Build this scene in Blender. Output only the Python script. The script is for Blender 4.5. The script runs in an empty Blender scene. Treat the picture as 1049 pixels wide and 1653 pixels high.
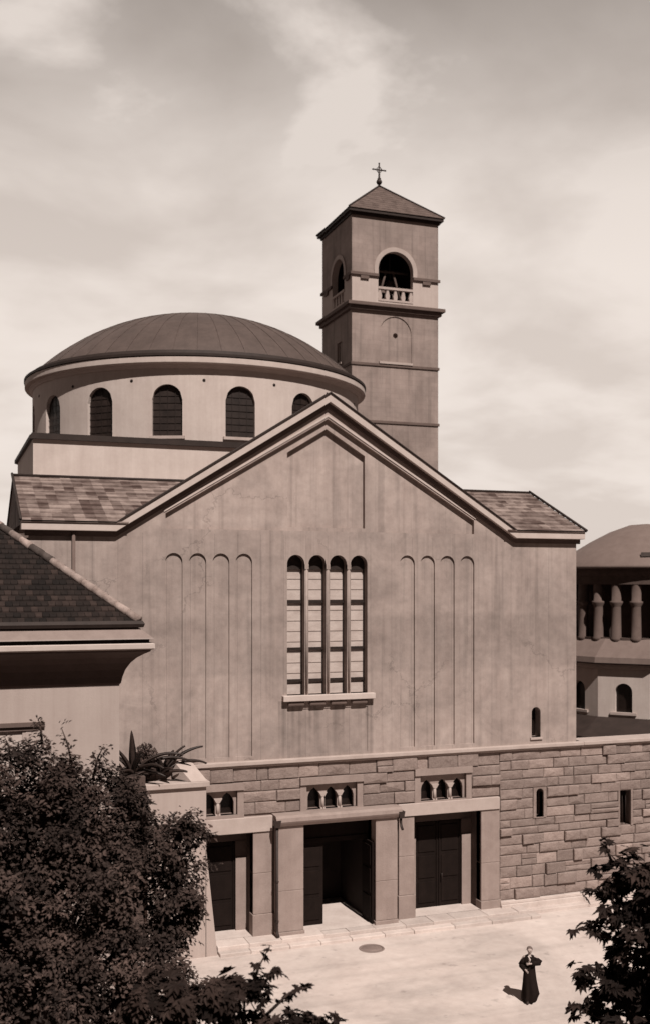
import bpy, bmesh, math, random
from mathutils import Vector, Matrix
from mathutils.geometry import tessellate_polygon
random.seed(7)
PI = math.pi
scene = bpy.context.scene
COL = scene.collection
R = math.radians

# ------------------------------------------------------------------ camera
cd = bpy.data.cameras.new('camera'); cam = bpy.data.objects.new('camera', cd); COL.objects.link(cam)
cam.location = (-13.18, -35.9, 12.4)
cam.rotation_euler = (R(90), 0, R(-20))
cd.sensor_fit = 'HORIZONTAL'; cd.sensor_width = 36; cd.lens = 36 * 1700 / 1049
cd.shift_y = 118.5 / 1049
cd.clip_start = 0.1; cd.clip_end = 3000
scene.camera = cam
cd.dof.use_dof = True; cd.dof.focus_distance = 31; cd.dof.aperture_fstop = 1.1

# ------------------------------------------------------------------ light
SUN_EL = R(52); SUN_DIR = Vector((0.05 * math.cos(SUN_EL), -math.cos(SUN_EL), math.sin(SUN_EL))).normalized()
ld = bpy.data.lights.new('sun', 'SUN'); ld.energy = 5.0; ld.angle = R(0.5); ld.color = (1, .92, .85)
sun = bpy.data.objects.new('sun', ld); COL.objects.link(sun)
sun.location = (0, -60, 80); sun.rotation_euler = (-SUN_DIR).to_track_quat('-Z', 'Y').to_euler()

scene.view_settings.view_transform = 'Standard'; scene.view_settings.look = 'None'
scene.view_settings.exposure = 0.22; scene.view_settings.gamma = 1


class N:
    """small node helper"""
    def __init__(s, tree): s.t = tree
    def __call__(s, typ, **kw):
        n = s.t.nodes.new(typ)
        for k, v in kw.items():
            if k == 'i':
                for a, b in v.items():
                    if hasattr(b, 'is_output') or isinstance(b, bpy.types.NodeSocket): s.t.links.new(b, n.inputs[a])
                    else: n.inputs[a].default_value = b
            else: setattr(n, k, v)
        return n
    def math(s, op, a, b=0.0, c=0.0, clamp=False):
        return s('ShaderNodeMath', operation=op, use_clamp=clamp, i={0: a, 1: b, 2: c}).outputs[0]
    def ramp(s, f, stops):
        n = s('ShaderNodeValToRGB', i={0: f}); e = n.color_ramp.elements
        while len(e) < len(stops): e.new(.5)
        for k, (p, c) in enumerate(stops):
            e[k].position = p; e[k].color = (c, c, c, 1) if not hasattr(c, '__len__') else (*c[:3], 1)
        return n.outputs[0]
    def mix(s, f, a, b, blend='MIX'):
        n = s('ShaderNodeMix', data_type='RGBA', blend_type=blend)
        for k, v in ((0, f), (6, a), (7, b)):
            if isinstance(v, bpy.types.NodeSocket): s.t.links.new(v, n.inputs[k])
            else: n.inputs[k].default_value = v if k == 0 else (*v[:3], 1)
        return n.outputs[2]


def sep(v):
    "grey value -> sepia paint colour"
    v = max(v, 0.004)
    q = math.sqrt(v); return (v, v * min(.92, .59 + .36 * q), v * min(.86, .48 + .42 * q))


W = bpy.data.worlds.new('World'); scene.world = W; W.use_nodes = True
nt = W.node_tree; n = N(nt); nt.nodes.clear()
sky = n('ShaderNodeTexSky', sky_type='NISHITA', sun_disc=False, sun_elevation=SUN_EL, sun_rotation=PI, air_density=1.0, dust_density=1.5)
bw = n('ShaderNodeRGBToBW', i={0: sky.outputs[0]}).outputs[0]
tc = n('ShaderNodeTexCoord').outputs['Generated']
sx = n('ShaderNodeSeparateXYZ', i={0: tc})
zz = n.math('ADD', n.math('MAXIMUM', sx.outputs[2], 0.0), 0.22)
cu = n('ShaderNodeCombineXYZ', i={0: n.math('DIVIDE', sx.outputs[0], zz), 1: n.math('DIVIDE', sx.outputs[1], zz), 2: sx.outputs[2]}).outputs[0]
cl = n('ShaderNodeTexNoise', i={'Vector': cu, 'Scale': 2.2, 'Detail': 7, 'Roughness': .52, 'Distortion': .25}).outputs[0]
cl2 = n('ShaderNodeTexNoise', i={'Vector': cu, 'Scale': .55, 'Detail': 3, 'Roughness': .5}).outputs[0]
cf = n.ramp(n.math('ADD', n.math('MULTIPLY', cl, .7), n.math('MULTIPLY', cl2, .3)), [(.44, 0), (.60, 1)])
haze = n.ramp(sx.outputs[2], [(0.0, 1.0), (.22, .98), (.34, .86), (.47, .46), (.60, .05)])
haze = n.math('MULTIPLY', haze, n.math('ADD', .88, n.math('MULTIPLY', cf, .2)), clamp=True)
frontal = n.ramp(n.math('ADD', n.math('MULTIPLY', sx.outputs[1], .5), .5), [(.48, .03), (.78, 1.0)])
cloudy = n.math('MAXIMUM', n.math('MULTIPLY', cf, .85), haze)
cloudy = n.math('MULTIPLY', cloudy, frontal)
base = n.mix(1.0, n('ShaderNodeCombineColor', i={0: bw, 1: bw, 2: bw}).outputs[0], (1.0, .82, .71), 'MULTIPLY')
deep = n.ramp(n.math('ADD', n.math('MULTIPLY', sx.outputs[1], .5), .5), [(.42, .07), (.78, .62)])
base = n.mix(1.0, base, deep, 'MULTIPLY')
base = n.mix(1.0, base, n.ramp(sx.outputs[2], [(.55, 1.0), (.80, .35)]), 'MULTIPLY')
cloud = n.mix(cf, (6.6, 5.82, 5.3), (7.35, 6.58, 6.05))
fin = n.mix(cloudy, base, cloud)
bg = n('ShaderNodeBackground', i={0: fin, 1: 0.1})
nt.links.new(bg.outputs[0], n('ShaderNodeOutputWorld').inputs[0])


# ------------------------------------------------------------------ materials
def mk(name, v, var=.2, scale=1.2, streak=0.0, bump=.15, bscale=25, rough=.9, tone=False, extra=None, spec=.25, fine=.5, stretch=(1, 1, 1)):
    m = bpy.data.materials.new(name); m.use_nodes = True
    t = m.node_tree; q = N(t); bs = t.nodes['Principled BSDF']
    pos = q('ShaderNodeNewGeometry').outputs['Position']
    mp = q('ShaderNodeMapping', i={0: pos, 3: stretch}).outputs[0]
    a = q('ShaderNodeTexNoise', i={'Vector': mp, 'Scale': scale, 'Detail': 6, 'Roughness': .62}).outputs[0]
    b = q('ShaderNodeTexNoise', i={'Vector': mp, 'Scale': scale * 9, 'Detail': 4, 'Roughness': .6}).outputs[0]
    f = q.math('ADD', q.math('MULTIPLY', a, 1 - fine * .5), q.math('MULTIPLY', b, fine * .5))
    if streak:
        sm = q('ShaderNodeMapping', i={0: pos, 3: (2.2, 2.2, .12)}).outputs[0]
        st = q('ShaderNodeTexNoise', i={'Vector': sm, 'Scale': 1.6, 'Detail': 5, 'Roughness': .65}).outputs[0]
        f = q.math('ADD', q.math('MULTIPLY', f, 1 - streak), q.math('MULTIPLY', st, streak))
    f = q.ramp(f, [(.30, 0), (.70, 1)])
    c = q.mix(f, sep(v * (1 - var)), sep(v * (1 + var)))
    if extra: c = extra(q, c, pos)
    if tone:
        at = q('ShaderNodeAttribute', attribute_name='tone').outputs['Color']
        c = q.mix(1.0, c, at, 'MULTIPLY')
    t.links.new(c, bs.inputs['Base Color'])
    bs.inputs['Roughness'].default_value = rough; bs.inputs['Specular IOR Level'].default_value = spec
    if bump:
        nb = q('ShaderNodeTexNoise', i={'Vector': pos, 'Scale': bscale, 'Detail': 5}).outputs[0]
        bp = q('ShaderNodeBump', i={'Height': nb, 'Strength': bump, 'Distance': .03})
        t.links.new(bp.outputs[0], bs.inputs['Normal'])
    return m


def facade_extra(q, c, pos):
    s = q('ShaderNodeSeparateXYZ', i={0: pos})
    x, z = s.outputs[0], s.outputs[2]
    nz = q('ShaderNodeTexNoise', i={'Vector': pos, 'Scale': .6, 'Detail': 5}).outputs[0]
    z2 = q.math('ADD', z, q.math('MULTIPLY', q.math('SUBTRACT', nz, .5), .25))
    # pour bands of the cast concrete: slightly different mixes one above another
    zr = q('ShaderNodeMapRange', i={0: z2, 1: 6.0, 2: 20.0, 3: 0.0, 4: 1.0}).outputs[0]
    band = q.ramp(zr, [(0.0, .93), (.225, .95), (.235, .84), (.37, .81), (.385, .90), (.56, .93), (.60, 1.08), (1.0, 1.12)])
    # formwork boards
    bx = q.math('FLOOR', q.math('DIVIDE', x, .84)); bz = q.math('FLOOR', q.math('DIVIDE', z, 1.9))
    wn = q('ShaderNodeTexWhiteNoise', noise_dimensions='2D', i={0: q('ShaderNodeCombineXYZ', i={0: bx, 1: bz}).outputs[0]}).outputs[0]
    bd = q.math('ADD', .97, q.math('MULTIPLY', wn, .06))
    k = q.math('MULTIPLY', band, bd)
    fx = q.math('FRACT', q.math('DIVIDE', q.math('ADD', x, .02), .84))
    ln = q.math('LESS_THAN', fx, .03)
    low = q.math('LESS_THAN', z, 14.2)
    k = q.math('MULTIPLY', k, q.math('SUBTRACT', 1.0, q.math('MULTIPLY', q.math('MULTIPLY', ln, low), .16)))
    bl = q('ShaderNodeTexNoise', i={'Vector': pos, 'Scale': .42, 'Detail': 7, 'Roughness': .62, 'Distortion': .8}).outputs[0]
    k = q.math('MULTIPLY', k, q.ramp(bl, [(.34, .80), (.50, .98), (.66, 1.10)]))
    bl2 = q('ShaderNodeTexNoise', i={'Vector': pos, 'Scale': 3.2, 'Detail': 4, 'Roughness': .6}).outputs[0]
    k = q.math('MULTIPLY', k, q.ramp(bl2, [(.34, .90), (.60, 1.04)]))
    rm = q('ShaderNodeMapping', i={0: pos, 3: (3.4, 3.4, .10)}).outputs[0]
    run = q('ShaderNodeTexNoise', i={'Vector': rm, 'Scale': 1.3, 'Detail': 3, 'Roughness': .5}).outputs[0]
    k = q.math('MULTIPLY', k, q.ramp(run, [(.30, .82), (.46, 1.0)]))
    # hairline cracks
    wv = q('ShaderNodeTexNoise', i={'Vector': pos, 'Scale': 1.1, 'Detail': 5, 'Roughness': .7}).outputs['Color']
    pv = q('ShaderNodeVectorMath', operation='ADD', i={0: pos, 1: q('ShaderNodeVectorMath', operation='MULTIPLY', i={0: wv, 1: (1.6, 1.6, 1.6)}).outputs[0]}).outputs[0]
    vo = q('ShaderNodeTexVoronoi', feature='DISTANCE_TO_EDGE', i={'Vector': pv, 'Scale': .22}).outputs[0]
    gate = q.ramp(q('ShaderNodeTexNoise', i={'Vector': pos, 'Scale': .3, 'Detail': 2}).outputs[0], [(.50, 0), (.56, 1)])
    k = q.math('MULTIPLY', k, q.math('SUBTRACT', 1.0, q.math('MULTIPLY', q.math('MULTIPLY', q.math('LESS_THAN', vo, .006), gate), .22)))
    # damp darker field under the window sill
    ax = q.math('ABSOLUTE', x)
    fld = q.math('MULTIPLY', q.math('LESS_THAN', ax, 1.75), q.math('LESS_THAN', z, 8.1))
    k = q.math('MULTIPLY', k, q.math('SUBTRACT', 1.0, q.math('MULTIPLY', fld, .13)))
    # drip runs that start at the sill and fade downwards
    dn = q('ShaderNodeTexNoise', i={'Vector': q('ShaderNodeMapping', i={0: pos, 3: (5.5, 5.5, .05)}).outputs[0], 'Scale': 1.0, 'Detail': 2}).outputs[0]
    dl = q('ShaderNodeMapRange', i={0: z, 1: 6.2, 2: 8.2, 3: 0.0, 4: 1.0}).outputs[0]
    dm = q.math('MULTIPLY', q.math('MULTIPLY', q.ramp(dn, [(.50, 0), (.62, 1)]), dl), q.math('MULTIPLY', q.math('LESS_THAN', ax, 1.95), q.math('LESS_THAN', z, 8.25)))
    k = q.math('MULTIPLY', k, q.math('SUBTRACT', 1.0, q.math('MULTIPLY', dm, .30)))
    # soot line along the foot of the gable
    gl = q.ramp(q.math('ABSOLUTE', q.math('SUBTRACT', z2, 14.28)), [(.10, .88), (.45, 1.0)])
    k = q.math('MULTIPLY', k, gl)
    return q.mix(1.0, c, q('ShaderNodeCombineColor', i={0: k, 1: k, 2: k}).outputs[0], 'MULTIPLY')


def wing_tiles(q, c, pos):
    # repaired roofing laid in patches of new and old tiles
    mp = q('ShaderNodeMapping', i={0: pos, 3: (1, 1, 1)}).outputs[0]
    s = q('ShaderNodeSeparateXYZ', i={0: mp})
    u = q.math('ADD', s.outputs[0], q.math('MULTIPLY', q.math('FLOOR', q.math('DIVIDE', s.outputs[1], .42)), .37))
    cell = q('ShaderNodeCombineXYZ', i={0: q.math('FLOOR', q.math('DIVIDE', u, .36)), 1: q.math('FLOOR', q.math('DIVIDE', s.outputs[1], .42))}).outputs[0]
    wn = q('ShaderNodeTexWhiteNoise', noise_dimensions='2D', i={0: cell}).outputs[0]
    cellv = q('ShaderNodeVectorMath', operation='MULTIPLY', i={0: cell, 1: (.62, .50, 1)}).outputs[0]
    big = q('ShaderNodeTexNoise', i={'Vector': cellv, 'Scale': .85, 'Detail': 3, 'Roughness': .6}).outputs[0]
    f = q.ramp(q.math('ADD', q.math('ADD', q.math('MULTIPLY', wn, .16), q.math('MULTIPLY', q('ShaderNodeTexNoise', i={'Vector': pos, 'Scale': 1.3, 'Detail': 7, 'Roughness': .65}).outputs[0], .40)), q.math('MULTIPLY', big, .44)), [(.40, 0), (.60, 1)])
    return q.mix(f, q.mix(1.0, c, (.30, .25, .24), 'MULTIPLY'), c)


M = {}
M['facade'] = mk('facade_concrete', .335, .17, .9, .35, .12, 18, extra=facade_extra)
M['plaster'] = mk('pale_plaster', .47, .16, .9, .4, .10, 20)
M['pale'] = mk('pale_stone_trim', .38, .14, 2.0, .2, .12, 30)
M['cornice'] = mk('cornice_stone', .46, .12, 2.0, .2, .1, 30)
M['moulding'] = mk('dark_trim_with_shade', .12, .2, 2.0, .2, .1, 30)  # cornice stone darkened so the shade under it is in the colour
def tower_extra(q, c, pos):
    s = q('ShaderNodeSeparateXYZ', i={0: pos})
    u = q.math('ADD', s.outputs[0], s.outputs[1])
    v = q('ShaderNodeCombineXYZ', i={0: u, 1: s.outputs[2]}).outputs[0]
    br = q('ShaderNodeTexBrick', i={'Vector': v, 'Color1': (1, 1, 1, 1), 'Color2': (.92, .92, .92, 1), 'Mortar': (.90, .90, .90, 1), 'Scale': 1.0, 'Mortar Size': .018, 'Brick Width': .62, 'Row Height': .30}).outputs[0]
    bl = q('ShaderNodeTexNoise', i={'Vector': pos, 'Scale': .5, 'Detail': 7, 'Roughness': .62, 'Distortion': .6}).outputs[0]
    k = q.ramp(bl, [(.34, .80), (.66, 1.12)])
    rm = q('ShaderNodeMapping', i={0: pos, 3: (3.0, 3.0, .12)}).outputs[0]
    run = q('ShaderNodeTexNoise', i={'Vector': rm, 'Scale': 1.2, 'Detail': 4}).outputs[0]
    k = q.math('MULTIPLY', k, q.ramp(run, [(.30, .74), (.46, 1.0)]))
    c = q.mix(1.0, c, q('ShaderNodeCombineColor', i={0: k, 1: k, 2: k}).outputs[0], 'MULTIPLY')
    return q.mix(1.0, c, br, 'MULTIPLY')
M['tower'] = mk('tower_brick_render', .275, .16, .9, .45, .35, 14, extra=tower_extra)
M['towerpale'] = mk('tower_pale_render', .42, .14, 1.2, .4, .15, 22)
M['ashlar'] = mk('rough_ashlar', .215, .32, 2.6, .05, 1.0, 8, tone=True, fine=.9)
M['mortar'] = mk('mortar_joint', .15, .3, 3, 0, .3, 25)
M['pier'] = mk('dressed_stone', .255, .22, 1.6, .3, .25, 25)
def plaza_extra(q, c, pos):
    bl = q('ShaderNodeTexNoise', i={'Vector': pos, 'Scale': .22, 'Detail': 6, 'Roughness': .6, 'Distortion': 1.2}).outputs[0]
    k = q.ramp(bl, [(.34, .80), (.50, .97), (.64, 1.06)])
    tm = q('ShaderNodeMapping', i={0: pos, 2: (0, 0, .12), 3: (.10, 1.6, 1)}).outputs[0]
    tr = q('ShaderNodeTexNoise', i={'Vector': tm, 'Scale': 1.0, 'Detail': 4, 'Distortion': .3}).outputs[0]
    k = q.math('MULTIPLY', k, q.ramp(tr, [(.33, .88), (.48, 1.0)]))
    sp = q('ShaderNodeTexNoise', i={'Vector': pos, 'Scale': 2.6, 'Detail': 3}).outputs[0]
    k = q.math('MULTIPLY', k, q.ramp(sp, [(.26, .78), (.36, 1.0)]))
    return q.mix(1.0, c, q('ShaderNodeCombineColor', i={0: k, 1: k, 2: k}).outputs[0], 'MULTIPLY')
M['ground'] = mk('plaza_ground', .50, .13, .35, 0, .25, 14, fine=.8, extra=plaza_extra)
M['earth'] = mk('street_and_park_ground', .07, .3, .3, 0, .3, 10)
M['pave'] = mk('pavement_stone', .47, .18, 1.1, 0, .2, 18)
M['step'] = mk('worn_step_stone', .47, .18, 1.1, 0, .25, 16, tone=True)
M['lead'] = mk('dome_lead_sheet', .07, .34, .8, .35, .12, 9, rough=.62, spec=.4)
M['darklead'] = mk('dark_lead_flashing', .028, .3, 2, 0, .1, 20, rough=.7)
M['wing'] = mk('patched_wing_tiles', .235, .3, 3.0, 0, .5, 14, extra=wing_tiles)
M['towerroof'] = mk('weathered_tower_tiles', .10, .5, 2.2, .1, .5, 14)
M['tile'] = mk('dark_clay_tiles', .013, .4, 6.0, 0, .4, 20, tone=True)
M['hip'] = mk('hip_tiles_and_mortar', .22, .45, 4.0, 0, .3, 20, tone=True)
M['housewall'] = mk('house_plaster', .37, .12, .8, .5, .1, 25)
M['zinc'] = mk('zinc_sheet', .20, .2, 2.5, .2, .05, 10, rough=.6, spec=.4)
M['housecove'] = mk('cove_plaster_with_shade', .11, .2, 1.5, .3, .1, 25)  # shadow under the eave put into a darker plaster colour
M['drumpane'] = mk('dusty_drum_glass', .022, .5, 2, 0, 0, 10, rough=.5, spec=.3)
M['dark'] = mk('dark_glass_interior', .012, .3, 2, 0, 0, 10, rough=.25, spec=.5)
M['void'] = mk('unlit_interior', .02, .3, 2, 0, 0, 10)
M['iron'] = mk('dark_iron', .03, .3, 6, 0, .1, 30, rough=.6)
M['door'] = mk('dark_oak_door', .011, .35, 3, .4, .3, 30, rough=.8, spec=.08)
M['pane'] = mk('pale_leaded_glass', .44, .18, 2.4, 0, .05, 10, rough=.45, spec=.5, stretch=(1, 1, 2.2))
M['grid_and_shade'] = mk('grid_iron_and_arch_shade', .022, .3, 6, 0, 0, 30, rough=.6)
M['bark'] = mk('tree_bark', .05, .4, 6, .2, .8, 14)
M['leafA'] = mk('dark_foliage', .042, .40, 3, 0, 0, 10, rough=.75, tone=True, spec=.12)
M['leafB'] = mk('chestnut_foliage', .020, .4, 3, 0, 0, 10, rough=.75, tone=True, spec=.08)
M['agave'] = mk('agave_leaf', .035, .4, 3, .2, .1, 14, rough=.55, tone=True)
M['cloth'] = mk('black_cloth', .012, .3, 5, .2, .2, 40, rough=.95, spec=.1)
M['skin'] = mk('skin', .33, .06, 5, 0, 0, 40, rough=.6)
M['hair'] = mk('grey_hair', .14, .3, 20, .3, .2, 60, rough=.7)
M['scarf'] = mk('pale_collar', .45, .08, 5, 0, .1, 40)
M['bronze'] = mk('bell_bronze', .10, .3, 3, 0, .1, 20, rough=.45, spec=.5)
M['shade_stone'] = mk('dark_stone_and_shade', .075, .3, 2, .2, .3, 15)
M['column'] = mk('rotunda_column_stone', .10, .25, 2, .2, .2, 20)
M['rotroof'] = mk('rotunda_sheet_roof', .15, .18, 1.5, .3, .1, 12, rough=.7)
M['soil'] = mk('dark_soil', .04, .4, 5, 0, .6, 12)


# ------------------------------------------------------------------ mesh builder
class MB:
    def __init__(s): s.v = []; s.f = []; s.m = []; s.c = []; s.smooth = []
    def add(s, vs, fs, mi=0, tone=1.0, smooth=False):
        o = len(s.v); s.v.extend([tuple(p) for p in vs])
        for f in fs:
            s.f.append(tuple(i + o for i in f)); s.m.append(mi); s.c.append(tone); s.smooth.append(smooth)
        return s
    def box(s, x0, y0, z0, x1, y1, z1, mi=0, tone=1.0):
        vs = [(x, y, z) for z in (z0, z1) for y in (y0, y1) for x in (x0, x1)]
        return s.add(vs, [(0, 2, 3, 1), (4, 5, 7, 6), (0, 1, 5, 4), (2, 6, 7, 3), (0, 4, 6, 2), (1, 3, 7, 5)], mi, tone)
    def block(s, x0, x1, z0, z1, y, back, b=.035, tone=1.0, mi=0):
        "one rough ashlar block with a worn, uneven front"
        j = lambda a=.012: random.uniform(-a, a)
        vs = [(x0, back, z0), (x1, back, z0), (x1, back, z1), (x0, back, z1)]
        ym = y + b
        vs += [(x0 + j(.004), ym, z0 + j(.004)), (x1 + j(.004), ym, z0 + j(.004)), (x1 + j(.004), ym, z1 + j(.004)), (x0 + j(.004), ym, z1 + j(.004))]
        bi = b * random.uniform(.8, 1.5)
        vs += [(x0 + bi + j(), y + j(), z0 + bi + j()), (x1 - bi + j(), y + j(), z0 + bi + j()), (x1 - bi + j(), y + j(), z1 - bi + j()), (x0 + bi + j(), y + j(), z1 - bi + j())]
        cx = x0 + (x1 - x0) * random.uniform(.35, .65); cz = z0 + (z1 - z0) * random.uniform(.4, .6)
        vs.append((cx, y - random.uniform(0, .035), cz))
        fs = []
        for k in range(4):
            l = (k + 1) % 4
            fs += [(k, l, 4 + l, 4 + k), (4 + k, 4 + l, 8 + l, 8 + k), (8 + k, 8 + l, 12)]
        return s.add(vs, fs, mi, tone)
    def prism(s, pts, y0, y1, mi=0, fn=None, tone=1.0):
        "closed 2-D outline (u,v) pushed from depth y0 to y1"
        fn = fn or (lambda u, v, d: (u, d, v)); k = len(pts)
        vs = [fn(u, v, y0) for u, v in pts] + [fn(u, v, y1) for u, v in pts]
        tri = tessellate_polygon([[Vector((u, v, 0)) for u, v in pts]])
        fs = [tuple(t) for t in tri] + [tuple(i + k for i in t) for t in tri]
        fs += [(i, (i + 1) % k, k + (i + 1) % k, k + i) for i in range(k)]
        return s.add(vs, fs, mi, tone)
    def plate(s, outer, holes, d0, depths, fn=None, mi=0, back=None, rim=0, mback=None):
        """front sheet with holes; each hole gets reveals to its own depth and, if back[i], a sheet at the back
        (back[i] may be a list of further holes cut in that sheet)"""
        fn = fn or (lambda u, v, d: (u, d, v))
        loops = [outer] + holes; flat = [p for l in loops for p in l]
        tri = tessellate_polygon([[Vector((u, v, 0)) for u, v in l] for l in loops])
        s.add([fn(u, v, d0) for u, v in flat], [tuple(t) for t in tri], mi)
        if rim:
            k = len(outer)
            s.add([fn(u, v, d0) for u, v in outer] + [fn(u, v, d0 + rim) for u, v in outer], [(i, (i + 1) % k, k + (i + 1) % k, k + i) for i in range(k)], mi)
        for h, dep, i in zip(holes, depths, range(len(holes))):
            k = len(h)
            s.add([fn(u, v, d0) for u, v in h] + [fn(u, v, d0 + dep) for u, v in h], [(a, (a + 1) % k, k + (a + 1) % k, k + a) for a in range(k)], mi)
            if back and back[i] is not None:
                ih = back[i] or []
                lp = [h] + [q[0] for q in ih]; fl = [p for l in lp for p in l]
                tr = tessellate_polygon([[Vector((u, v, 0)) for u, v in l] for l in lp])
                s.add([fn(u, v, d0 + dep) for u, v in fl], [tuple(t) for t in tr], mi if mback is None else mback)
                for (hh, dd) in ih:
                    kk = len(hh)
                    s.add([fn(u, v, d0 + dep) for u, v in hh] + [fn(u, v, d0 + dep + dd) for u, v in hh], [(a, (a + 1) % kk, kk + (a + 1) % kk, kk + a) for a in range(kk)], mi)
                    t2 = tessellate_polygon([[Vector((u, v, 0)) for u, v in hh]])
                    s.add([fn(u, v, d0 + dep + dd) for u, v in hh], [tuple(t) for t in t2], mi)
        return s
    def lathe(s, prof, c, nseg=64, a0=0.0, a1=2 * PI, mi=0, smooth=True, tone=1.0):
        full = abs(a1 - a0 - 2 * PI) < 1e-6; cols = nseg if full else nseg + 1
        vs = []
        for k in range(cols):
            a = a0 + (a1 - a0) * k / nseg
            vs += [(c[0] + r * math.sin(a), c[1] - r * math.cos(a), c[2] + z) for r, z in prof]
        p = len(prof); fs = []
        for k in range(nseg):
            l = (k + 1) % cols
            for j in range(p - 1): fs.append((k * p + j, l * p + j, l * p + j + 1, k * p + j + 1))
        return s.add(vs, fs, mi, tone, smooth)
    def tube(s, path, r, n=8, mi=0, tone=1.0, cap=True, smooth=True):
        path = [Vector(p) for p in path]; rr = r if hasattr(r, '__len__') else [r] * len(path)
        vs = []
        for i, p in enumerate(path):
            d = (path[min(i + 1, len(path) - 1)] - path[max(i - 1, 0)]).normalized()
            ref = Vector((0, 0, 1)) if abs(d.z) < .9 else Vector((1, 0, 0))
            a = d.cross(ref).normalized(); b = d.cross(a)
            vs += [p + (a * math.cos(2 * PI * k / n) + b * math.sin(2 * PI * k / n)) * rr[i] for k in range(n)]
        fs = [(i * n + k, i * n + (k + 1) % n, (i + 1) * n + (k + 1) % n, (i + 1) * n + k) for i in range(len(path) - 1) for k in range(n)]
        if cap: fs += [tuple(range(n)), tuple(range((len(path) - 1) * n, len(path) * n))]
        return s.add(vs, fs, mi, tone, smooth)
    def build(s, name, mats, parent=None, recalc=True, bevel=0, tone=False):
        me = bpy.data.meshes.new(name)
        off = Vector((0, 0, 0)); p = parent
        while p: off += p.location; p = p.parent
        me.from_pydata([(a - off.x, b - off.y, c - off.z) for a, b, c in s.v], [], s.f)
        mats = mats if isinstance(mats, (list, tuple)) else [mats]
        for m in mats: me.materials.append(M[m])
        me.polygons.foreach_set('material_index', s.m); me.polygons.foreach_set('use_smooth', s.smooth)
        if tone:
            ca = me.color_attributes.new('tone', 'FLOAT_COLOR', 'CORNER'); buf = []
            for f, t in zip(s.f, s.c): buf += [t, t, t, 1.0] * len(f)
            ca.data.foreach_set('color', buf)
        if recalc:
            bm = bmesh.new(); bm.from_mesh(me); bmesh.ops.recalc_face_normals(bm, faces=bm.faces); bm.to_mesh(me); bm.free()
        o = bpy.data.objects.new(name, me); COL.objects.link(o)
        if parent: o.parent = parent
        if bevel:
            bv = o.modifiers.new('bevel', 'BEVEL'); bv.width = bevel; bv.segments = 2; bv.limit_method = 'ANGLE'; bv.angle_limit = R(40)
        return o


def thing(name, label, cat, loc=(0, 0, 0), group=None):
    o = bpy.data.objects.new(name, None); COL.objects.link(o); o.location = loc; o.empty_display_size = .3
    o['label'] = label; o['category'] = cat
    if group: o['group'] = group
    return o
def tag(o, label, cat, group=None):
    o['label'] = label; o['category'] = cat
    if group: o['group'] = group
    return o
def struct(o): o['kind'] = 'structure'; return o
def arch(x0, x1, z0, zt, n=14):
    r = (x1 - x0) / 2; c = (x0 + x1) / 2; zs = zt - r
    return [(x0, z0), (x1, z0)] + [(c + r * math.cos(PI * k / n), zs + r * math.sin(PI * k / n)) for k in range(n + 1)]
def rect(x0, x1, z0, z1): return [(x0, z0), (x1, z0), (x1, z1), (x0, z1)]


# ------------------------------------------------------------------ ground
GZ = -0.25
b = MB(); L = 900
b.add([(-L, -L, GZ - .004), (L, -L, GZ - .004), (L, L, GZ - .004), (-L, L, GZ - .004)], [(0, 1, 2, 3)])
struct(b.build('ground', 'earth', recalc=False))
b = MB(); b.add([(-7.5, -12, GZ), (17, -12, GZ), (17, 1, GZ), (-7.5, 1, GZ)], [(0, 1, 2, 3)])
struct(b.build('plaza', 'ground', recalc=False))
b = MB()
for (y0, zt, xe) in ((-1.15, -.125, 8.2), (-.80, 0, 7.9)):
    x = -4.3; rs = random.Random(int(-y0 * 100))
    while x < xe - .02:
        w = min(rs.uniform(.9, 1.7), xe - x)
        if xe - x - w < .3: w = xe - x
        j = rs.uniform(-.012, .006)
        b.box(x + .006, y0 + rs.uniform(-.012, .012), GZ - .1, x + w - .006, (-.79 if zt < 0 else -.05), zt + j, 0, rs.uniform(.8, 1.12)); x += w
b.box(-4.3, -.78, GZ - .1, 7.85, -.06, -.03)
struct(b.build('pavement_steps', 'step', bevel=.02, tone=True))
mc = thing('manhole_cover', 'round dark manhole cover lying in the bright plaza before the middle portal', 'manhole cover', (.87, -2.03, GZ))
b = MB(); b.lathe([(0, .012), (.36, .012), (.37, .004)], (.87, -2.03, GZ), 32); b.build('lid', 'zinc', mc)
b = MB(); b.lathe([(.375, .002), (.375, .018), (.43, .018), (.45, .002)], (.87, -2.03, GZ), 32); b.build('rim', 'zinc', mc)

# ------------------------------------------------------------------ church
ch = thing('church', 'large concrete church with gabled front, round windowed drum and shallow dome', 'church', (0, 0, 0))
HW = 10.5
ZE = 14.45       # eave line
BK = 7.65        # where the gable meets the level eaves
AP = 19.0        # apex of wall
SL = (AP - 14.2) / BK


def rz(x): return AP - SL * abs(x)

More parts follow.
